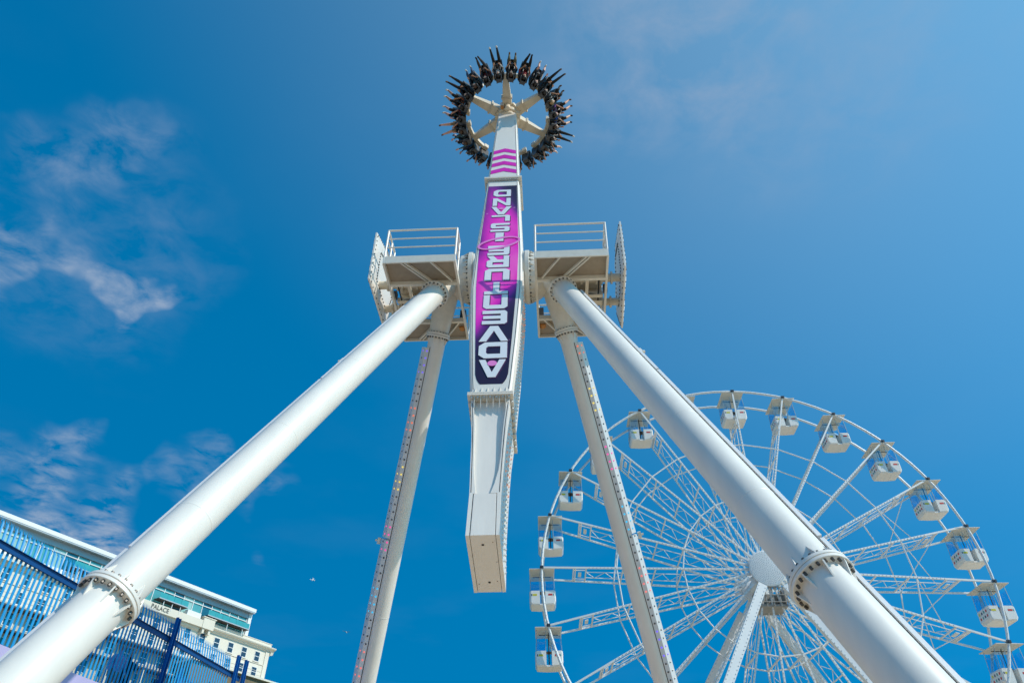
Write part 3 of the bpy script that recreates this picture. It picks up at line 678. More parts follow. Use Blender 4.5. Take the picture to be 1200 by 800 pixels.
def person_mesh(name, knee, ankle, toe, elbow, wrist, shorts=False, sleeves=True, stand=False, lean=0.0):
    """one skinned surface; seg kinds: 0 skin, 1 top, 2 trousers, 3 shoe"""
    vs, es, rs, kinds = [], [], [], []
    def v(p, r): vs.append(V(p)); rs.append(r*1.08); return len(vs)-1
    def e(a, b, k): es.append((a,b)); kinds.append(k)
    pel = v((0,0,.03),.145); sp1 = v((0,-.02,.20),.135); ch = v((0,-.015,.40),.15); nb = v((0,-.01,.545),.075); nk = v((0,.0,.61),.052)
    h1 = v((0,.03,.675),.07); h2 = v((0,.02,.755),.098); h3 = v((0,.005,.835),.085)
    e(pel,sp1,1); e(sp1,ch,1); e(ch,nb,1); e(nb,nk,0); e(nk,h1,0); e(h1,h2,0); e(h2,h3,0)
    for sg in (-1,1):
        el = elbow if sg > 0 else (-elbow[0],)+tuple(elbow[1:]); wr = wrist if sg > 0 else (-wrist[0],)+tuple(wrist[1:])
        sh = v((sg*.165,-.02,.49),.072); eb = v(el,.045); w = v(wr,.030)
        e(ch,sh,1); e(sh,eb,1); e(eb,w,1 if sleeves else 0)
        dr = (V(wr)-V(el)).normalized(); sd = dr.orthogonal().normalized(); sd = V((0,0,1)).cross(dr) if abs(dr.z) < .9 else V((1,0,0)); sd.normalize(); nr = dr.cross(sd)
        pm = v(V(wr)+dr*.06,.032); e(w,pm,0)
        for i, (off, ln) in enumerate(((-.027,.062),(-.009,.075),(.009,.07),(.027,.055))):
            f1 = v(V(wr)+dr*.105+sd*off,.0095); f2 = v(V(wr)+dr*(.105+ln*.6)+sd*off*1.1+nr*.015*sg,.0085); f3 = v(V(wr)+dr*(.105+ln*.85)+sd*off*1.1+nr*.04*sg,.0075)
            e(pm,f1,0); e(f1,f2,0); e(f2,f3,0)
        t1 = v(V(wr)+dr*.06+sd*-.045*1.0,.0105); t2 = v(V(wr)+dr*.10+sd*-.06+nr*.02*sg,.009); e(pm,t1,0); e(t1,t2,0)
        kn = knee if sg > 0 else (-knee[0],)+tuple(knee[1:]); an = ankle if sg > 0 else (-ankle[0],)+tuple(ankle[1:]); to = toe if sg > 0 else (-toe[0],)+tuple(toe[1:])
        hp = v((sg*.095,.02 if not stand else 0,-.02),.104); mid = v(V((sg*.095,.02,-.02)).lerp(V(kn),.5),.092); k_ = v(kn,.068)
        cf = v(V(kn).lerp(V(an),.35),.064); a_ = v(an,.038); hl = v(V(an)+(V(an)-V(kn)).normalized()*.05,.042); t_ = v(to,.036)
        e(pel,hp,2); e(hp,mid,2); e(mid,k_,2); e(k_,cf,0 if shorts else 2); e(cf,a_,0 if shorts else 2); e(a_,hl,3); e(hl,t_,3)
    me = bpy.data.meshes.new(name+'_skeleton'); me.from_pydata([tuple(p) for p in vs], es, [])
    o = bpy.data.objects.new('tmp', me); COL.objects.link(o)
    sk = o.modifiers.new('s','SKIN'); sk.use_smooth_shade = True; sk.branch_smoothing = .6
    for i, d in enumerate(me.skin_vertices[0].data): d.radius = (rs[i], rs[i]*(.8 if i in (sp1,ch) else 1.0)); d.use_root = (i == 0)
    sb = o.modifiers.new('b','SUBSURF'); sb.levels = 1; sb.render_levels = 1
    dg = bpy.context.evaluated_depsgraph_get(); dg.update(); ev = o.evaluated_get(dg)
    m2 = bpy.data.meshes.new_from_object(ev); m2.name = name
    bpy.data.objects.remove(o); bpy.data.meshes.remove(me)
    m2.materials.clear()
    for mm in (SKINS[0], TOPS['black'], BOTS['black'], SHOES['black']): m2.materials.append(mm)
    segs = [(vs[a],vs[b],k,max(rs[a],rs[b])) for (a,b),k in zip(es,kinds)]
    mi = []
    for pgn in m2.polygons:
        c = pgn.center; best = None
        for a, b, k, rr in segs:
            ab = b-a; tt = max(0,min(1,(c-a).dot(ab)/max(1e-9,ab.dot(ab)))); dd = (c-(a+ab*tt)).length-rr*.6
            if best is None or dd < best[0]: best = (dd,k)
        mi.append(best[1])
    m2.polygons.foreach_set('material_index', mi); m2.polygons.foreach_set('use_smooth',[True]*len(mi))
    # nose and brow
    for vv in m2.vertices:
        c = vv.co
        if c.y > .075 and abs(c.x) < .03 and .70 < c.z < .79: vv.co.y += .022*(1-abs(c.x)/.03)
    m2.update(); return m2
def hair_mesh(name, long_):
    b = bmesh.new(); bmesh.ops.create_icosphere(b, subdivisions=2, radius=1.0)
    for vv in b.verts:
        p = vv.co.copy(); n_ = noise.noise(p*3)*.06
        vv.co = V((p.x*(.105+n_*.1), p.y*(.122+n_*.1)-.008, p.z*.105+.795))
        if p.y > .35 and p.z < .45: vv.co.y = min(vv.co.y, .065); 
        if p.z < -.1 and p.y > -.1: vv.co.z = .775
        if long_ and p.z < 0 and p.y < .2: vv.co.z -= .22*(-p.z)*(1 if p.y < 0 else .5)
    me = bpy.data.meshes.new(name); b.to_mesh(me); b.free(); me.polygons.foreach_set('use_smooth',[True]*len(me.polygons)); me.materials.append(HAIRS[0]); return me
HAIR_M = [hair_mesh('hair', False), hair_mesh('hair', True)]
em = MB()
for sg in (-1,1): em.mat(M_eyew); em.dome((sg*.036,.098,.765),(sg*.15,1,0),.014,.010,8); em.mat(M_eye); em.dome((sg*.037,.106,.765),(sg*.15,1,0),.007,.006,6)
EYES = em.mesh('eyes')
mo = MB().mat(mat('lips',(.40,.14,.12),.5)); mo.dome((0,.095,.703),(0,1,0),.024,.012,8); MOUTH = mo.mesh('mouth')
HOLD = ((.25,.06,.27),(.15,.27,.40)); REACH = ((.29,.16,.42),(.27,.42,.50)); UPP = ((.30,.05,.66),(.34,.14,.88))
POSES = [
  person_mesh('person', (.13,.44,.07),(.145,.86,.12),(.15,.98,.20), *HOLD),                       # 0 legs straight out
  person_mesh('person', (.14,.40,.07),(.14,.47,-.24),(.14,.60,-.26), *HOLD, sleeves=False),                      # 1 legs bent
  person_mesh('person', (.14,.43,.09),(.15,.66,-.22),(.16,.80,-.20), *HOLD, shorts=True, sleeves=False), # 2 shorts
  person_mesh('person', (.12,.43,.09),(.06,.76,.20),(.06,.86,.29), *HOLD, sleeves=False),         # 3 knees drawn up, crossed feet
  person_mesh('person', (.15,.42,.07),(.16,.50,-.26),(.16,.63,-.28), *REACH, shorts=True),        # 4
  person_mesh('person', (.16,.45,.10),(.22,.88,.16),(.23,1.0,.24), *HOLD, shorts=True, sleeves=False), # 5 legs apart bare
]
SLOTS = ('skin','top','bot','shoe')
def dress(o, skin, top, bot, shoe):
    for i, m in enumerate((SKINS[skin], TOPS[top], BOTS[bot], SHOES[shoe])):
        o.material_slots[i].link = 'OBJECT'; o.material_slots[i].material = m
def make_person(mesh, mw, skin, top, bot, shoe, hair, long_, label, group=None):
    o = bpy.data.objects.new('person', mesh); COL.objects.link(o); o.matrix_world = mw
    dress(o, skin, top, bot, shoe)
    hh = link('hair', HAIR_M[1 if long_ else 0], o); hh.material_slots[0].link = 'OBJECT'; hh.material_slots[0].material = HAIRS[hair]
    link('eyes', EYES, o); link('mouth', MOUTH, o)
    tag(o, label, 'person', group); return o
# 24 seats at 15 degree steps; index 0 just right of the top spoke, clockwise in the photograph
LOOK = {  # index: (pose, skin, top, bottom, shoe, hair, long)
 0:(1,0,'black','olive','brown',1,0), 1:(3,1,'red','black','black',0,1), 2:(4,2,'black','denim','white',0,0), 3:(0,0,'black','black','brown',0,0), 4:(1,0,'white','black','brown',2,1), 5:(2,2,'violet','black','brown',0,1),
 6:(2,0,'blue','black','black',1,0), 7:(0,0,'black','black','white',0,0), 8:(2,2,'black','grey','white',1,1), 9:(1,0,'black','black','brown',0,0), 10:(1,1,'navy','black','black',0,0), 11:(1,0,'grey','black','black',0,1),
 12:(1,0,'black','denim','black',0,0), 13:(1,1,'maroon','black','brown',0,0), 14:(1,0,'black','black','brown',0,1), 15:(4,1,'navy','grey','white',0,0), 16:(4,2,'teal','black','brown',1,1), 17:(5,2,'grey','tan','brown',1,0),
 18:(2,2,'maroon','black','white',0,1), 19:(2,1,'orange','black','white',0,0), 20:(0,0,'black','black','brown',0,0), 21:(1,0,'teal','denim','white',1,1), 22:(3,0,'maroon','grey','black',0,0), 23:(0,0,'white','black','white',0,0)}
CLOCK = ['first right of the top spoke','second right of the top spoke','third right of the top spoke','at the outer end of the upper right spoke','just below the upper right spoke','upper right flank of the ring','right flank, above the lower right spoke',
  'rightmost, at the lower right spoke','just below the lower right spoke','lower right of the ring','lowest on the right, beside the arm','half hidden behind the arm on the right','hidden behind the arm','half hidden behind the arm on the left',
  'lowest on the left, beside the arm','lower left of the ring','just below the lower left spoke','leftmost, at the lower left spoke','above the lower left spoke','on the left flank below the upper left spoke','at the outer end of the upper left spoke','just above the upper left spoke','second left of the top spoke','first left of the top spoke']
POSEW = ['legs straight','knees bent','bare shins out','feet crossed','arms reaching','bare legs apart']
MR = frame(PV+AA*14.9, AX, AY, AA)
for i in range(24):
    phi = R(15*i+7.5)
    if i in (12,): pass
    e = rad(phi); up = V((0,0,-1)); xr = e.cross(up)
    hip = e*2.40+V((0,0,.02))
    Ml = Matrix(((xr.x,e.x,up.x,hip.x),(xr.y,e.y,up.y,hip.y),(xr.z,e.z,up.z,hip.z),(0,0,0,1)))
    s = link('seat', SM, ring); s.matrix_local = Ml @ Matrix.Diagonal((.80,1.2,1.10,1))
    link('headrest', HM, s); link('restraint', RM, s)
    po, skn, tp, bt, sh, hr, lg = LOOK[i]
    tw = Matrix.Rotation(random.uniform(-.06,.06), 4, 'Z') @ Matrix.Diagonal((random.uniform(1.02,1.12),random.uniform(1.10,1.2),random.uniform(1.08,1.16),1))
    make_person(POSES[po], MR @ Ml @ tw, skn, tp, bt, sh, hr, lg, f'rider in {tp if tp!="orange" else "rust"} top, {POSEW[po]}, {CLOCK[i]}', 'riders strapped into the ring of seats')

# ------------------------------------------------------------------ ferris wheel
WC = V((18.971, 52.647, 20.607+GZ)); WY = R(-2.626); WRAD = 16.5; WPH = R(103.01)
WE = V((math.cos(WY), math.sin(WY), 0)); WN = V((-math.sin(WY), math.cos(WY), 0))
DW = 2.4                                    # spacing of the two rims
wheel = empty('ferris_wheel', WC, WY)
tag(wheel, 'large white observation wheel of paired rims and lattice spokes behind the thrill ride', 'ferris wheel')
NS = 24
def wp(r, a, w): return V((r*math.cos(a), w, r*math.sin(a)))
HUBN, HUBF = -.85, 3.25                     # hub flange positions along the axle
def wl(r, near):                            # plane of the chord at radius r
    t = max(0,min(1,(r-1.3)/(WRAD-1.3)))
    return HUBN*(1-t) if near else HUBF*(1-t)+DW*t
for w, nm in ((0,'near'),(DW,'far')):
    mb = MB().mat(M_wheel); rings_ = []
    for i in range(97):
        a = 2*math.pi*i/96; n = 8
        rings_.append([wp(WRAD+.10*math.cos(2*math.pi*k/n), a, w+.10*math.sin(2*math.pi*k/n)) for k in range(n)])
    mb.loft(rings_, caps=False); rim = mb.build('rim', wheel)
    bl = MB().mat(M_ledclear)
    for i in range(240):
        a = 2*math.pi*i/240; bl.dome(wp(WRAD-.02,a,w+(-.1 if w == 0 else .1)), (0,-1 if w == 0 else 1,0), .035,.03,5)
    bl.build('rim_lights', rim, 'stuff', smooth=False)
# one spoke along +x: two chords, an inner lattice pair and cross panels
mb = MB().mat(M_wheel)
def sp_(r, f):                              # f 0 near chord .. 1 far chord
    return V((r, wl(r,True)*(1-f)+wl(r,False)*f, 0))
for f in (0,1): mb.beam(sp_(1.2,f), sp_(16.42,f), .12,.12)
ri = [13.15-k*.72 for k in range(17)]
for f in (.3,.7):
    mb.beam(sp_(13.15,f), sp_(1.5,f), .05,.05)
for k in range(len(ri)-1):
    f0, f1 = (.3,.7) if k % 2 == 0 else (.7,.3); mb.beam(sp_(ri[k],f0), sp_(ri[k+1],f1), .035,.035)
for r_ in (14.1,13.95,13.15,10.4,8.0,6.0): mb.beam(sp_(r_,0), sp_(r_,1), .09,.09)
mb.obox(sp_(13.6,.5), V((1,0,0)),V((0,1,0)),V((0,0,1)), .12,.42,.03)
for f in (.18,.82): mb.beam(sp_(14.05,f), sp_(13.15,f), .05,.05)
SPK = mb.mesh('spoke', smooth=False)
bl = MB().mat(M_ledclear)
for k in range(40):
    for f in (0,1): bl.dome(sp_(2.0+k*.28,f)+V((0,-.06,0)), (0,-1,0), .04,.035,5)
SPB = bl.mesh('spoke_lights', smooth=False)
for i in range(NS):
    a = WPH-i*2*math.pi/NS
    s = link('spoke', SPK, wheel); s.rotation_euler = (0,-a,0)
    b = link('spoke_lights', SPB, s, 'stuff')
# tie rods between neighbouring spokes at two radii, and thin diagonal stays
for (rr, th_) in ((10.9,.055),(6.0,.05)):
    for near in (True, False):
        mb = MB().mat(M_wheel)
        for i in range(NS):
            a = WPH-i*2*math.pi/NS; b = WPH-(i+1)*2*math.pi/NS; mb.tube(wp(rr,a,wl(rr,near)), wp(rr,b,wl(rr,near)), th_/1.0, n=6)
        mb.build('ring_brace', wheel)
mb = MB().mat(M_wheel)
for i in range(NS):
    a = WPH-i*2*math.pi/NS; b = WPH-(i+1)*2*math.pi/NS
    if 5 <= i <= 10: mb.tube(wp(10.9,a,wl(10.9,True)), wp(14.0,b,wl(14,False)), .035, n=5); mb.tube(wp(10.9,b,wl(10.9,False)), wp(14.0,a,wl(14,True)), .035, n=5)
mb.build('diagonal_stays', wheel, 'stuff')
mb = MB().mat(M_wheel)
mb.lathe((0,-1.0,0),(0,1,0),[(0,.9),(.1,1.0),(.35,1.0),(.4,.5),(3.9,.5),(3.95,1.0),(4.2,1.0),(4.3,.9)],32); wh = mb.build('hub', wheel)
mb = MB().mat(M_wheel); mb.lathe((0,-1.22,0),(0,1,0),[(0,1.28),(.03,1.33),(.12,1.33)],48); dsc = mb.build('hub_disc', wheel)
bl = MB().mat(M_panelgrey); rr = .12
for k in range(1,11):
    for j in range(6*k):
        a = 2*math.pi*j/(6*k)+k*.3; bl.mat(M_ledclear if (j+k) % 3 else M_panelgrey); bl.dome(wp(.122*k,a,-1.22),(0,-1,0),.042,.03,6)
bl.build('disc_lights', dsc, 'stuff', smooth=False)
mb = MB().mat(M_wheel)
for i in range(NS):
    a = WPH-i*2*math.pi/NS
    for w0, w1 in ((HUBN,-.8),(HUBF,3.1)): mb.obox(wp(1.15,a,w0), V((math.cos(a),0,math.sin(a))), V((0,1,0)), V((-math.sin(a),0,math.cos(a))), .35,.09,.10)
mb.build('spoke_sockets', wh, 'stuff')
# supporting legs
wsup = empty('wheel_support', (WC.x,WC.y,0), WY)
tag(wsup, 'pairs of white splayed legs and grey hub cage carrying the observation wheel', 'wheel support')
def wleg(w0, u1, v1, w1, wd, dp):
    H = WC.z; a = V((0,w0,H)); d = V((u1,w1-w0,v1)); k = -H/v1; b = a+d*k
    mb = MB().mat(M_wheel); st = 1.75/(b-a).length
    a2 = a.lerp(b,st)
    mb.beam(a2, b, wd, dp, up=(0,1,0)); 
    lg = mb.build('support_leg', wsup, smooth=False)
    d = (b-a2).normalized(); sd = d.cross(V((0,1,0))).normalized()
    bl = MB().mat(M_ledclear)
    n = int((b-a2).length/.30)
    for i in range(n): 
        for s in (-1,1): bl.dome(a2+d*(i*.3+.2)+sd*s*wd*.36+V((0,-dp/2,0)), (0,-1,0), .045,.035,5)
    bl.build('leg_lights', lg, 'stuff', smooth=False)
wleg(-1.6,-4.62,-8.26,-3.0,.62,.42); wleg(-1.6,4.5,-8.26,-3.0,.62,.42); wleg(3.9,-3.9,-6.06,6,.6,.42); wleg(3.9,4.5,-6.06,6,.6,.42)
mb = MB().mat(mat('grey_cage',(.33,.32,.30),.6,var=.2)); H = WC.z
mb.box((-.95,-1.0,H-2.7),(.95,.9,H-2.55)); mb.box((-.95,-.95,H-2.5),(-.85,.85,H-1.3)); mb.box((.85,-.95,H-2.5),(.95,.85,H-1.3)); mb.box((-.84,.7,H-2.5),(.84,.8,H-1.3))
for x in (-1,-.5,0,.5,1): mb.beam((x,-1.05,H-2.7),(x,-1.05,H-1.3),.07,.07)
for z in (-2.4,-1.9,-1.35): mb.beam((-1.02,-1.1,H+z),(1.02,-1.1,H+z),.07,.05)
mb.build('hub_cage', wsup, smooth=False)

# gondolas
def tinted_glass():
    m = bpy.data.materials.new('blue_tinted_glazing'); m.use_nodes = True; nt = m.node_tree
    for n in list(nt.nodes): nt.nodes.remove(n)
    out = nt.nodes.new('ShaderNodeOutputMaterial'); tr = nt.nodes.new('ShaderNodeBsdfTransparent'); tr.inputs[0].default_value = (.79,.91,.98,1)
    gl = nt.nodes.new('ShaderNodeBsdfGlossy'); gl.inputs['Roughness'].default_value = .06; gl.inputs['Color'].default_value = (.8,.9,1,1)
    mx = nt.nodes.new('ShaderNodeMixShader'); mx.inputs[0].default_value = .10
    nt.links.new(tr.outputs[0], mx.inputs[1]); nt.links.new(gl.outputs[0], mx.inputs[2]); nt.links.new(mx.outputs[0], out.inputs[0]); return m
M_glass = tinted_glass()
M_yel = mat('yellow_sticker',(.62,.55,.03),.5); M_redst = mat('red_sticker',(.55,.05,.04),.5); M_tealst = mat('teal_sticker',(.10,.35,.33),.5); M_darkst = mat('dark_sticker',(.06,.08,.12),.5)
M_post = mat('pale_blue_grey_post',(.42,.50,.56),.4)
M_gond = mat('gondola_white',(.81,.79,.75),.35, var=.04)
M_roofbeige = mat('gondola_roof_underside',(.72,.66,.57),.55,var=.06)
gon = empty('gondola')
mb = MB().mat(M_roofbeige)
mb.loft([[V((-.95,-.12,-.16)),V((.95,-.12,-.16)),V((.95,2.42,-.16)),V((-.95,2.42,-.16))],[V((-.95,-.12,-.12)),V((.95,-.12,-.12)),V((.95,2.42,-.12)),V((-.95,2.42,-.12))],[V((-.5,.3,.02)),V((.5,.3,.02)),V((.5,2.0,.02)),V((-.5,2.0,.02))]])
rf = mb.build('roof', gon, smooth=False)
mb = MB().mat(M_dgrey); mb.tube((0,-.2,.0),(0,2.6,.0),.06,n=8); mb.box((-.14,-.16,-.1),(.14,.02,.1)); mb.box((-.14,2.38,-.1),(.14,2.56,.1)); mb.build('pivot_axle', gon)
# tub: two benches with a door gap, chamfered underneath
Y0, Y1 = .42, 1.98
for sg in (-1,1):
    def xs(x): return sg*x
    prof = [(.20,-1.60),(.92,-1.60),(.98,-1.68),(.98,-2.42),(.86,-2.62),(.20,-2.66)]
    mb = MB().mat(M_gond)
    mb.loft([[V((xs(x)*.985,y,z)) for x,z in prof] if 0 else [V((xs(x if x < .3 else x-ins),y,z-(.0 if z > -2 else -ins))) for x,z in prof] for y, ins in ((Y0,.08),(Y0+.08,0),(Y1-.08,0),(Y1,.08))])
    mb.build('tub', gon, ang=20)
    st = MB().mat(M_yel if sg < 0 else M_redst)
    st.box((min(xs(.42),xs(.74)),Y0-.008,-1.98),(max(xs(.42),xs(.74)),Y0-.002,-1.84)); st.mat(M_darkst if sg<0 else M_tealst); st.box((min(xs(.78),xs(.85)),Y0-.008,-1.98),(max(xs(.78),xs(.85)),Y0-.002,-1.84))
    cols = [M_redst,M_tealst,M_darkst,M_yel,M_redst,M_darkst,M_tealst,M_redst]
    for k in range(8):
        st.mat(cols[k]); y = .62+(k % 4)*.32; z = -1.86-(k//4)*.32; st.box((min(xs(.981),xs(.986)),y,z-.1),(max(xs(.981),xs(.986)),y+.16,z+.06))
    st.build('stickers', gon, 'stuff', smooth=False)
    # glazing: front, back and outer side panes
    for (pts) in ([(xs(.24),Y0+.03,-1.59),(xs(.9),Y0+.03,-1.59),(xs(.84),Y0+.05,-.55),(xs(.24),Y0+.05,-.55)], [(xs(.24),Y1-.03,-1.59),(xs(.9),Y1-.03,-1.59),(xs(.84),Y1-.05,-.55),(xs(.24),Y1-.05,-.55)], [(xs(.93),Y0+.1,-1.59),(xs(.93),Y1-.1,-1.59),(xs(.87),Y1-.1,-.5),(xs(.87),Y0+.1,-.5)]):
        mb = MB().mat(M_glass); A_ = [V(p) for p in pts]; nr = (A_[1]-A_[0]).cross(A_[2]-A_[0]).normalized(); mb.prism(A_, nr*.012); mb.build('window_pane', gon, smooth=False)
    for y in (Y0+.05, Y1-.05):
        mb = MB().mat(M_post); mb.beam((xs(.22),y,-1.6),(xs(.2),y,-.17),.035,.035); mb.build('window_post', gon, smooth=False)
        mb = MB().mat(M_post); mb.beam((xs(.92),y,-1.6),(xs(.86),y,-.17),.03,.03); mb.build('window_post', gon, smooth=False)
mb = MB().mat(M_gond); mb.box((-.195,Y0+.06,-2.655),(.195,Y1-.06,-2.55)); mb.build('floor', gon, smooth=False)
mb = MB().mat(M_dgrey); mb.tube((0,1.2,-2.55),(0,1.2,-.16),.04,n=8); mb.lathe((0,1.2,-1.55),(0,0,1),[(0,.32),(.04,.32)],16); mb.tube((-.7,1.2,-.3),(.7,1.2,-.3),.03,n=6); mb.build('centre_pole', gon)
GLAB = {-6:'white gondola lowest on the left side of the wheel',-5:'white gondola second lowest on the left side of the wheel',-4:'white gondola third from the bottom on the left side',-3:'white gondola just left of the slim rear ride leg, fourth up the left side',
 -2:'white gondola mostly hidden behind the slim studded ride leg',-1:'white gondola at upper left of wheel, between slim leg and thick leg',0:'white gondola mostly hidden behind the thick right ride leg',1:'white gondola at the very top of the wheel',
 2:'white gondola first right of the topmost one',3:'white gondola second right of the topmost one',4:'white gondola third right of the topmost one',5:'white gondola fourth right of the topmost one',6:'white gondola third from the bottom on the right side',
 7:'white gondola second lowest on the right side of the wheel',8:'white gondola lowest at the right edge, partly out of the picture'}
first = True
for k in range(-6, 9):
    a = WPH-k*2*math.pi/NS
    gk = gon if first else copy_tree(gon)
    first = False
    gk.location = WC+WE*(WRAD*math.cos(a))+V((0,0,WRAD*math.sin(a))); gk.rotation_euler = (random.uniform(-.015,.015), random.uniform(-.03,.03), WY)
    tag(gk, GLAB[k], 'gondola', 'gondolas hanging round the wheel')

# ------------------------------------------------------------------ fence, hoarding, people behind
M_fblue = mat('fence_blue_paint',(.0,.29,.62),.4,var=.1,scale=8); M_fdark = mat('fence_rail_shaded_blue',(.002,.065,.23),.45,var=.1)  # the rail's blue is darkened in the colour to stand for its shade
M_fence2 = mat('fence_deep_blue_paint',(.001,.10,.36),.45,var=.1)
fence = empty('palisade_fence', fp(0,9.8,TZ), math.pi/2-FA)
tag(fence, 'tall bright blue steel palisade fence with splayed pale tops on the left', 'fence')
PZ = 4.97*FK+GZ-TZ                             # pale top above the terrace
def pale_mesh(h, m):
    b = MB().mat(m); w = .040; dpt = .02
    for x0, x1, y0, y1 in ((-w,-w*.3,0,dpt),(-w*.3,w*.3,dpt,dpt),(w*.3,w,dpt,0)):
        th_ = .004
        z1 = h-.5
        q = [V((x0,y0,0)),V((x1,y1,0)),V((x1,y1,z1)),V((x0,y0,z1))]
        b.prism(q, V((0,th_,0)))
        q2 = [V((x0,y0+.0005,z1+.001)),V((x1,y1+.0005,z1+.001)),V((x1*1.15,y1+.05,h-.14)),V((x0*1.15,y0+.05,h-.09))]; b.prism(q2, V((0,th_,0)))
    for x0, xm in ((-w*1.15,-w*1.1),(w*1.15,w*1.1),(-.006,0)): 
        xa, xb = (x0, x0*.35) if x0 != -.006 else (-.012,.012)
        b.prism([V((min(xa,xb),.07,h-.138)),V((max(xa,xb),.07,h-.138)),V((xm*1.2,.10,h+.012))], V((0,.004,0)))
    return b.mesh('pale', smooth=False)
PM = pale_mesh(PZ, M_fblue)
s = 9.3; i = 0
while s < 25.1:
    link('pale', PM, fence).location = (s,.055,0); s += .155
for z in (4.555*FK+GZ-TZ, .10):
    mb = MB().mat(M_fdark); mb.box((9.0,-.0,z-.09),(25.75,.052,z+.045)); mb.box((9.0,-.05,z+.046),(25.75,.052,z+.054)); mb.build('rail', fence, smooth=False)
for s in (21.07,25.17,25.77):
    mb = MB().mat(M_fence2); mb.box((s-.08,-.09,0),(s+.08,-.055,PZ+.02)); mb.box((s-.08,-.15,0),(s-.06,-.09,PZ+.02)); mb.box((s+.06,-.15,0),(s+.08,-.09,PZ+.02))
    mb.build('post', fence, smooth=False)
fence2 = empty('palisade_fence', fp(0,11.6,TZ), math.pi/2-FA)
tag(fence2, 'darker blue palisade fence standing behind the bright blue one, seen through its pales', 'fence')
PM2 = pale_mesh(PZ-.18, M_fence2); s = 26.2
while s < 30.2: link('pale', PM2, fence2).location = (s,.055,0); s += .155
mb = MB().mat(M_fdark); mb.box((26.0,0,PZ-.92),(30.4,.05,PZ-.80)); mb.build('rail', fence2, smooth=False)
for s in (26.1,28.2,30.3): mb = MB().mat(M_fence2); mb.box((s-.05,-.06,0),(s+.05,-.003,PZ-.05)); mb.build('post', fence2, smooth=False)
# lavender hoarding at the foot of the fence
M_lav = mat('lavender_board',(.44,.41,.66),.6,var=.06,scale=2)
hA = R(13.7); HU = V((math.sin(hA),math.cos(hA),0)); HNn = V((-math.cos(hA),math.sin(hA),0))
hoard = empty('hoarding', HNn*9.0*FK, math.pi/2-hA); tag(hoard,'lavender painted board hoarding in front of the foot of the blue fence','hoarding')
HTOP = 2.86*FK+GZ
for k in range(7):
    mb = MB().mat(M_lav); mb.box((6+k*2.7+.004,-.02,0.02),(8.7+k*2.7-.004,.02,HTOP)); mb.build('board', hoard, smooth=False)
mb = MB().mat(M_wall)
for k in range(8): mb.box((6+k*2.7-.04,.024,.02),(6+k*2.7+.04,.10,HTOP-.1))
mb.build('batten', hoard, smooth=False)
# two onlookers on the terrace behind the fence
STAND = person_mesh('person', (.10,.02,-.42),(.10,-.01,-.82),(.11,.13,-.87), (.24,.04,.27),(.20,.22,.40), stand=True)
STAND2 = person_mesh('person', (.11,.03,-.42),(.11,.0,-.82),(.12,.14,-.87), (.24,-.02,.24),(.26,.08,.02), stand=True)
def onlooker(mesh, s, p, rz, **k):
    pos = fp(s, p, TZ+.905); make_person(mesh, Matrix.Translation(pos) @ Matrix.Rotation(rz,4,'Z'), **k)
onlooker(STAND, 13.95, 10.5, R(215), skin=2, top='black', bot='black', shoe='black', hair=2, long_=0, label='person in black behind the blue fence, right of the thick white leg')
onlooker(STAND2, 13.5, 10.4, R(235), skin=1, top='lilac', bot='tan', shoe='white', hair=1, long_=1, label='person in lilac top behind the blue fence, close to the thick white leg')

# ------------------------------------------------------------------ hotel on the hill
BA = R(32.5); BP = 115.0
BUu = V((math.sin(BA),math.cos(BA),0)); BNn = V((-math.cos(BA),math.sin(BA),0))
hotel = empty('hotel_building', BNn*BP, math.pi/2-BA)
tag(hotel, 'large cream hotel with glazed rooftop storey and white roof slab at left', 'building')
M_stucco = mat('cream_stucco',(.75,.68,.57),.8,var=.06,scale=.7); M_stucco2 = mat('grey_beige_stone',(.52,.47,.39),.8,var=.12,scale=.8)  # second tone: plain grey-beige stone of the lower floors
M_soffit = mat('grey_metal_soffit',(.42,.47,.52),.5); M_roofw = mat('white_roof_edge',(.80,.79,.77),.5); M_dkdeck = mat('dark_balcony_underside',(.06,.05,.045),.7)  # last one: near-black tone on the balcony undersides
M_wframe = mat('white_window_frame',(.75,.75,.74),.5); M_wpane = mat('dark_window_pane',(.03,.05,.085),.12,spec=.8)
TEAL = [mat('teal_glazing_a',(.10,.36,.38),.12,spec=.8,var=.2,scale=.6), mat('teal_glazing_b',(.02,.13,.20),.1,spec=.9,var=.3,scale=.6), mat('teal_glazing_c',(.30,.52,.50),.3,var=.1,scale=.8)]  # pane tones put curtains and glass reflections into the colour
M_balus = mat('green_glass_balustrade',(.06,.36,.38),.1,spec=.9,var=.15,scale=1.0)
bz = lambda z: z+GZ
S0, S1 = 28.0, 97.0
# walls
mb = MB().mat(M_stucco); mb.box((S0,0,bz(34.35)),(S1,18,bz(40.35))); mb.build('wall', hotel, smooth=False)
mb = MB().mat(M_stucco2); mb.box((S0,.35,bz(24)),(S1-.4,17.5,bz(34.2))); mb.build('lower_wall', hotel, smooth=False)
# string courses and rendered joint lines
for z, d_, th_ in ((37.15,.10,.10),(36.0,.05,.05)):
    mb = MB().mat(M_stucco); mb.box((S0,-d_,bz(z)),(S1+.04,-.002,bz(z+th_))); mb.build('string_course', hotel, smooth=False)
mb = MB().mat(mat('joint_line',(.42,.38,.31),.9))
for z in (39.55,37.05,35.3,34.75): mb.box((S0,-.004,bz(z)),(S1,.01,bz(z+.07)))
mb.build('render_joints', hotel, 'stuff', smooth=False)
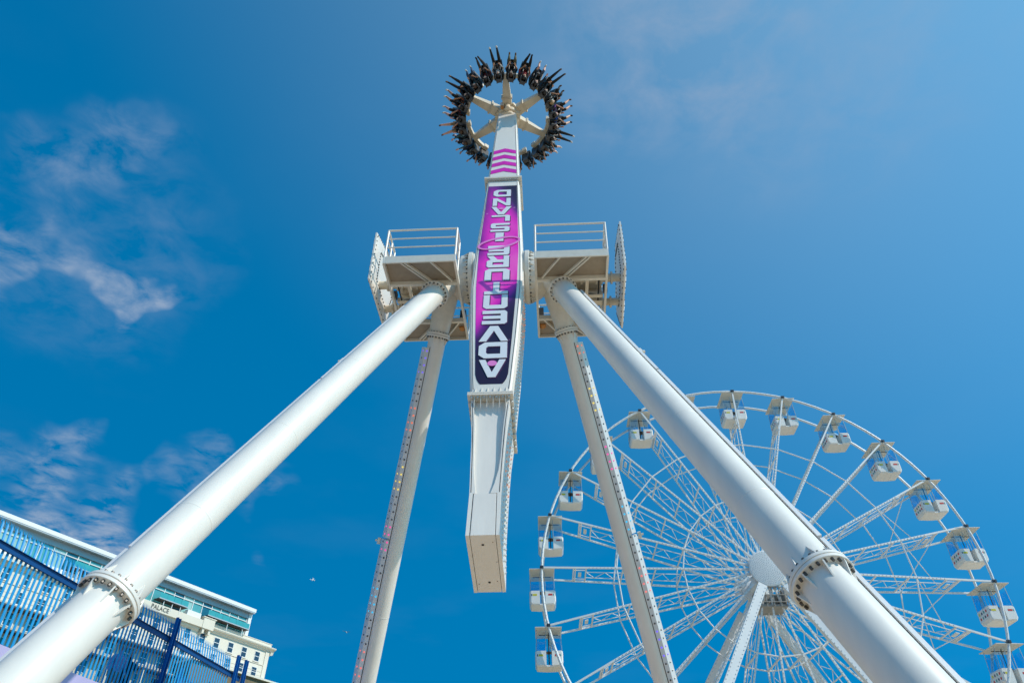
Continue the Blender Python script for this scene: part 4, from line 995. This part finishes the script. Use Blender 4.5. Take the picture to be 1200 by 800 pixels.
# main cornice profile + parapet
mb = MB().mat(M_stucco)
prof = [(0,39.75),(-.25,39.85),(-.3,40.0),(-.75,40.15),(-.85,40.3),(-.85,40.42),(0,40.42)]
mb.loft([[V((s,y,bz(z))) for y,z in prof] for s in (80.5, S1+.85)]); mb.loft([[V((S1+(-y if y else 0),yy,bz(z))) for y,z in prof] for yy in (-.0,17.9)]); mb.build('cornice', hotel, smooth=False)
mb = MB().mat(M_stucco); mb.box((82.9,-.15,bz(40.425)),(S1+.1,.25,bz(41.05))); mb.box((82.9,-.22,bz(41.05)),(S1+.17,.32,bz(41.17))); mb.build('parapet', hotel, smooth=False)
mb = MB().mat(M_stucco); mb.box((68.3,-.95,bz(39.75)),(80.5,-.35,bz(40.95))); mb.box((S0,-.95,bz(39.75)),(66.0,-.35,bz(40.4))); mb.build('name_parapet', hotel, smooth=False)
mb = MB().mat(M_stucco); mb.box((80.5,-1.05,bz(39.7)),(82.88,-.2,bz(41.45))); mb.box((80.3,-1.15,bz(41.45)),(83.05,-.1,bz(41.6)));
for s in (81.0,82.3): mb.box((s-.2,-.85,bz(38.9)),(s+.2,-.01,bz(39.69)))
mb.build('parapet_block', hotel, smooth=False)
mb = MB().mat(M_stucco); mb.loft([[V((s,y,bz(z))) for y,z in ((0,39.1),(-.4,39.35),(-.55,39.6),(-.55,39.745),(0,39.745))] for s in (S0,80.45)]); mb.build('cornice', hotel, smooth=False)
# corner pilaster and quoin
mb = MB().mat(M_stucco); mb.box((S1-.9,-.14,bz(34.4)),(S1-.02,-.003,bz(39.7))); mb.build('pilaster', hotel, smooth=False)
mb = MB().mat(M_stucco)
for k in range(3): mb.loft([[V((S1+.02,y,bz(z))) for y,z in ((-.0,39.0),(-.0,39.7),(-.5,39.7),(-.35,39.1))] for S in (0,)]+[[V((S1+.62,y,bz(z))) for y,z in ((-.0,39.25),(-.0,39.7),(-.5,39.7),(-.35,39.3))]]) if k == 0 else None
mb.build('corner_bracket', hotel, smooth=False)
# lettering on the parapet
cu = bpy.data.curves.new('PALACE','FONT'); cu.body = 'PALACE'; cu.size = 1.0; cu.extrude = .02; cu.space_character = 1.12; cu.offset = .028
to = bpy.data.objects.new('tmp', cu); COL.objects.link(to); dg = bpy.context.evaluated_depsgraph_get(); dg.update()
tm = bpy.data.meshes.new_from_object(to.evaluated_get(dg)); bpy.data.objects.remove(to)
xsx = [v_.co.x for v_ in tm.vertices]; ysx = [v_.co.y for v_ in tm.vertices]; x0, x1, y0, y1 = min(xsx), max(xsx), min(ysx), max(ysx)
for v_ in tm.vertices: v_.co = V((70.1+(v_.co.x-x0)/(x1-x0)*3.35, -.965-(.02 if v_.co.z > 0 else 0)+.0, bz(40.02)+(v_.co.y-y0)/(y1-y0)*.74))
tm.materials.clear(); tm.materials.append(mat('letter_bronze',(.10,.095,.085),.5)); link('lettering', tm, hotel)
# windows: reveal-framed sashes
def win_mesh(w, hh):
    f = MB().mat(M_wframe); t_ = .09
    f.box((-w/2,-.03,0),(-w/2+t_,.06,hh)); f.box((w/2-t_,-.03,0),(w/2,.06,hh)); f.box((-w/2+t_,-.03,0),(w/2-t_,.06,t_)); f.box((-w/2+t_,-.03,hh-t_),(w/2-t_,.06,hh)); f.box((-w/2+t_,-.02,hh*.48),(w/2-t_,.05,hh*.48+.09))
    p_ = MB().mat(M_wpane); p_.box((-w/2+t_,-.012,t_),(w/2-t_,.03,hh-t_))
    return f.mesh('window', False), p_.mesh('pane', False)
WM, WPm = win_mesh(1.25,1.75); sl = MB().mat(M_stucco); sl.box((-.75,-.14,-.12),(.75,-.004,-.002)); SLM = sl.mesh('sill', False)
WM2, WPm2 = win_mesh(1.5,1.9)
for z, wm, pm in ((37.5,WM,WPm),(34.82,WM,WPm),(31.9,WM2,WPm2),(28.6,WM2,WPm2)):
    s = 94.3
    while s > 34:
        o = link('window', wm, hotel); o.location = (s, -.035 if z > 34 else .31, bz(z)); link('pane', pm, o)
        if z > 34: link('sill', SLM, o)
        s -= 3.13
# balconies with dark undersides on the lower floors
for z in (34.2, 31.2):
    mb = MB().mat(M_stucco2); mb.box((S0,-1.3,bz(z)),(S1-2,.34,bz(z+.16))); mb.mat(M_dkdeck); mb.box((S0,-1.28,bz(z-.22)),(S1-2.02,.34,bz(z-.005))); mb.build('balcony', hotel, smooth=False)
for s in range(30,96,6): mb = MB().mat(M_stucco); mb.box((s-.2,-1.2,bz(24)),(s+.2,-.8,bz(30.9))); mb.build('column', hotel, smooth=False)
# rooftop storey
mb = MB().mat(M_roofw); mb.box((S0,-.75,bz(45.33)),(91.3,17,bz(45.93))); roof = mb.build('roof', hotel, smooth=False)
mb = MB().mat(M_soffit); mb.box((S0,-.70,bz(45.12)),(91.2,16.9,bz(45.325))); mb.box((S0,.20,bz(44.25)),(90.9,.9,bz(45.115))); mb.build('soffit', roof, smooth=False)
mb = MB().mat(M_roofw); mb.box((90.6,.1,bz(40.7)),(91.3,16,bz(45.1))); mb.build('end_wall', hotel, smooth=False)
mb = MB().mat(M_roofw); mb.box((S0,.35,bz(40.4)),(90.58,16,bz(41.45))); mb.build('plinth_wall', hotel, smooth=False)
mb = MB().mat(M_wpane); mb.box((S0,1.0,bz(41.46)),(90.5,15,bz(44.2))); mb.build('interior_wall', hotel, smooth=False)
s = 90.5; k = 0; rnd = random.Random(3)
pm_ = []
for m in TEAL:
    b = MB().mat(m); b.box((-.94,0,0),(.94,.04,2.74)); pm_.append(b.mesh('glass_panel', False))
mlm = MB().mat(M_wframe); mlm.box((-.06,-.12,0),(.06,.0,2.72)); MLM = mlm.mesh('mullion', False)
while s > 34:
    o = link('glass_panel', pm_[rnd.choice((0,0,1,2,0,1))], hotel); o.location = (s-1.0,.50,bz(41.47))
    link('mullion', MLM, hotel).location = (s,.495,bz(41.47)); s -= 2.0
mb = MB().mat(M_wframe); mb.box((S0,.36,bz(43.6)),(90.5,.49,bz(43.73))); mb.build('transom', hotel, smooth=False)
for (a, b_) in ((70.9,76.6),(80.9,90.2),(55.5,61.5)):
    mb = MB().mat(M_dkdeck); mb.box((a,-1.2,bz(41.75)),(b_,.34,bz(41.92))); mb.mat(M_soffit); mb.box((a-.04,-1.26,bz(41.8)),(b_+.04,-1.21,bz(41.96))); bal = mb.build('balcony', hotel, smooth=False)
    n = int((b_-a)/1.4); w = (b_-a)/n
    for q in range(n):
        g_ = MB().mat(M_balus); g_.box((a+q*w+.03,-1.18,bz(41.97)),(a+(q+1)*w-.03,-1.15,bz(42.85))); g_.build('balustrade_pane', bal, smooth=False)
    mb = MB().mat(M_wframe)
    for q in (a+1.2, (a+b_)/2, b_-1.2): mb.box((q-.05,-1.0,bz(40.5)),(q+.05,-.9,bz(41.74)))
    mb.build('strut', bal, smooth=False)
mb = MB().mat(M_roofw); mb.box((77.2,-.6,bz(41.0)),(80.0,.3,bz(41.9))); mb.build('plant_box', hotel, smooth=False)
# brown-roofed verandah at the foot of the hotel
ver = empty('verandah_building', BNn*(BP-4.5), math.pi/2-BA); tag(ver,'low building with dark roof edge and brown brick front below the hotel corner','building')
mb = MB().mat(mat('brown_brick',(.20,.15,.09),.85,var=.25,scale=2)); mb.box((78,0,25),(103,4,bz(33.3))); mb.build('wall', ver, smooth=False)
mb = MB().mat(M_stucco); mb.box((77.8,-.5,bz(33.31)),(103.4,4.2,bz(33.6))); mb.build('roof_edge', ver, smooth=False)

# ------------------------------------------------------------------ seagulls
M_gull = mat('gull_white',(.75,.76,.78),.7); M_gullg = mat('gull_grey_wing',(.35,.37,.40),.7)
def gull(loc, rz, roll, label):
    o = empty('seagull', loc); o.rotation_euler = (roll, R(8), rz)
    b = MB().mat(M_gull); b.lathe((-.24,0,0),(1,0,0),[(0,.01),(.06,.035),(.2,.07),(.34,.06),(.40,.035),(.44,.045),(.48,.03),(.50,.01)],10); b.add([V((-.22,-.03,0)),V((-.22,.03,0)),V((-.36,.07,.005)),V((-.36,-.07,.005))],[(0,1,2,3)]); b.build('body', o)
    for sg in (-1,1):
        w = MB().mat(M_gullg); w.loft([[V((-.05,sg*.05,.02)),V((.12,sg*.05,.03)),V((.12,sg*.05,.045)),V((-.05,sg*.05,.03))],[V((-.06,sg*.32,.12)),V((.10,sg*.32,.13)),V((.10,sg*.32,.14)),V((-.06,sg*.32,.125))],[V((-.16,sg*.68,.06)),V((-.12,sg*.68,.06)),V((-.12,sg*.68,.065)),V((-.16,sg*.68,.065))]]); w.build('wing', o)
    bk = MB().mat(M_yel); bk.tube((.255,0,0),(.31,0,-.01),.012,.004,n=6); bk.build('beak', o)
    tag(o, label, 'bird')
gull(V((-.2705,.99,.37))*88+V((0,0,GZ)), R(22), R(35), 'white gull gliding in open sky, higher of the two gulls')
gull(V((-.222,1.03,.313))*112+V((0,0,GZ)), R(80), R(10), 'tiny white gull beside the slim rear leg, lower of the two')
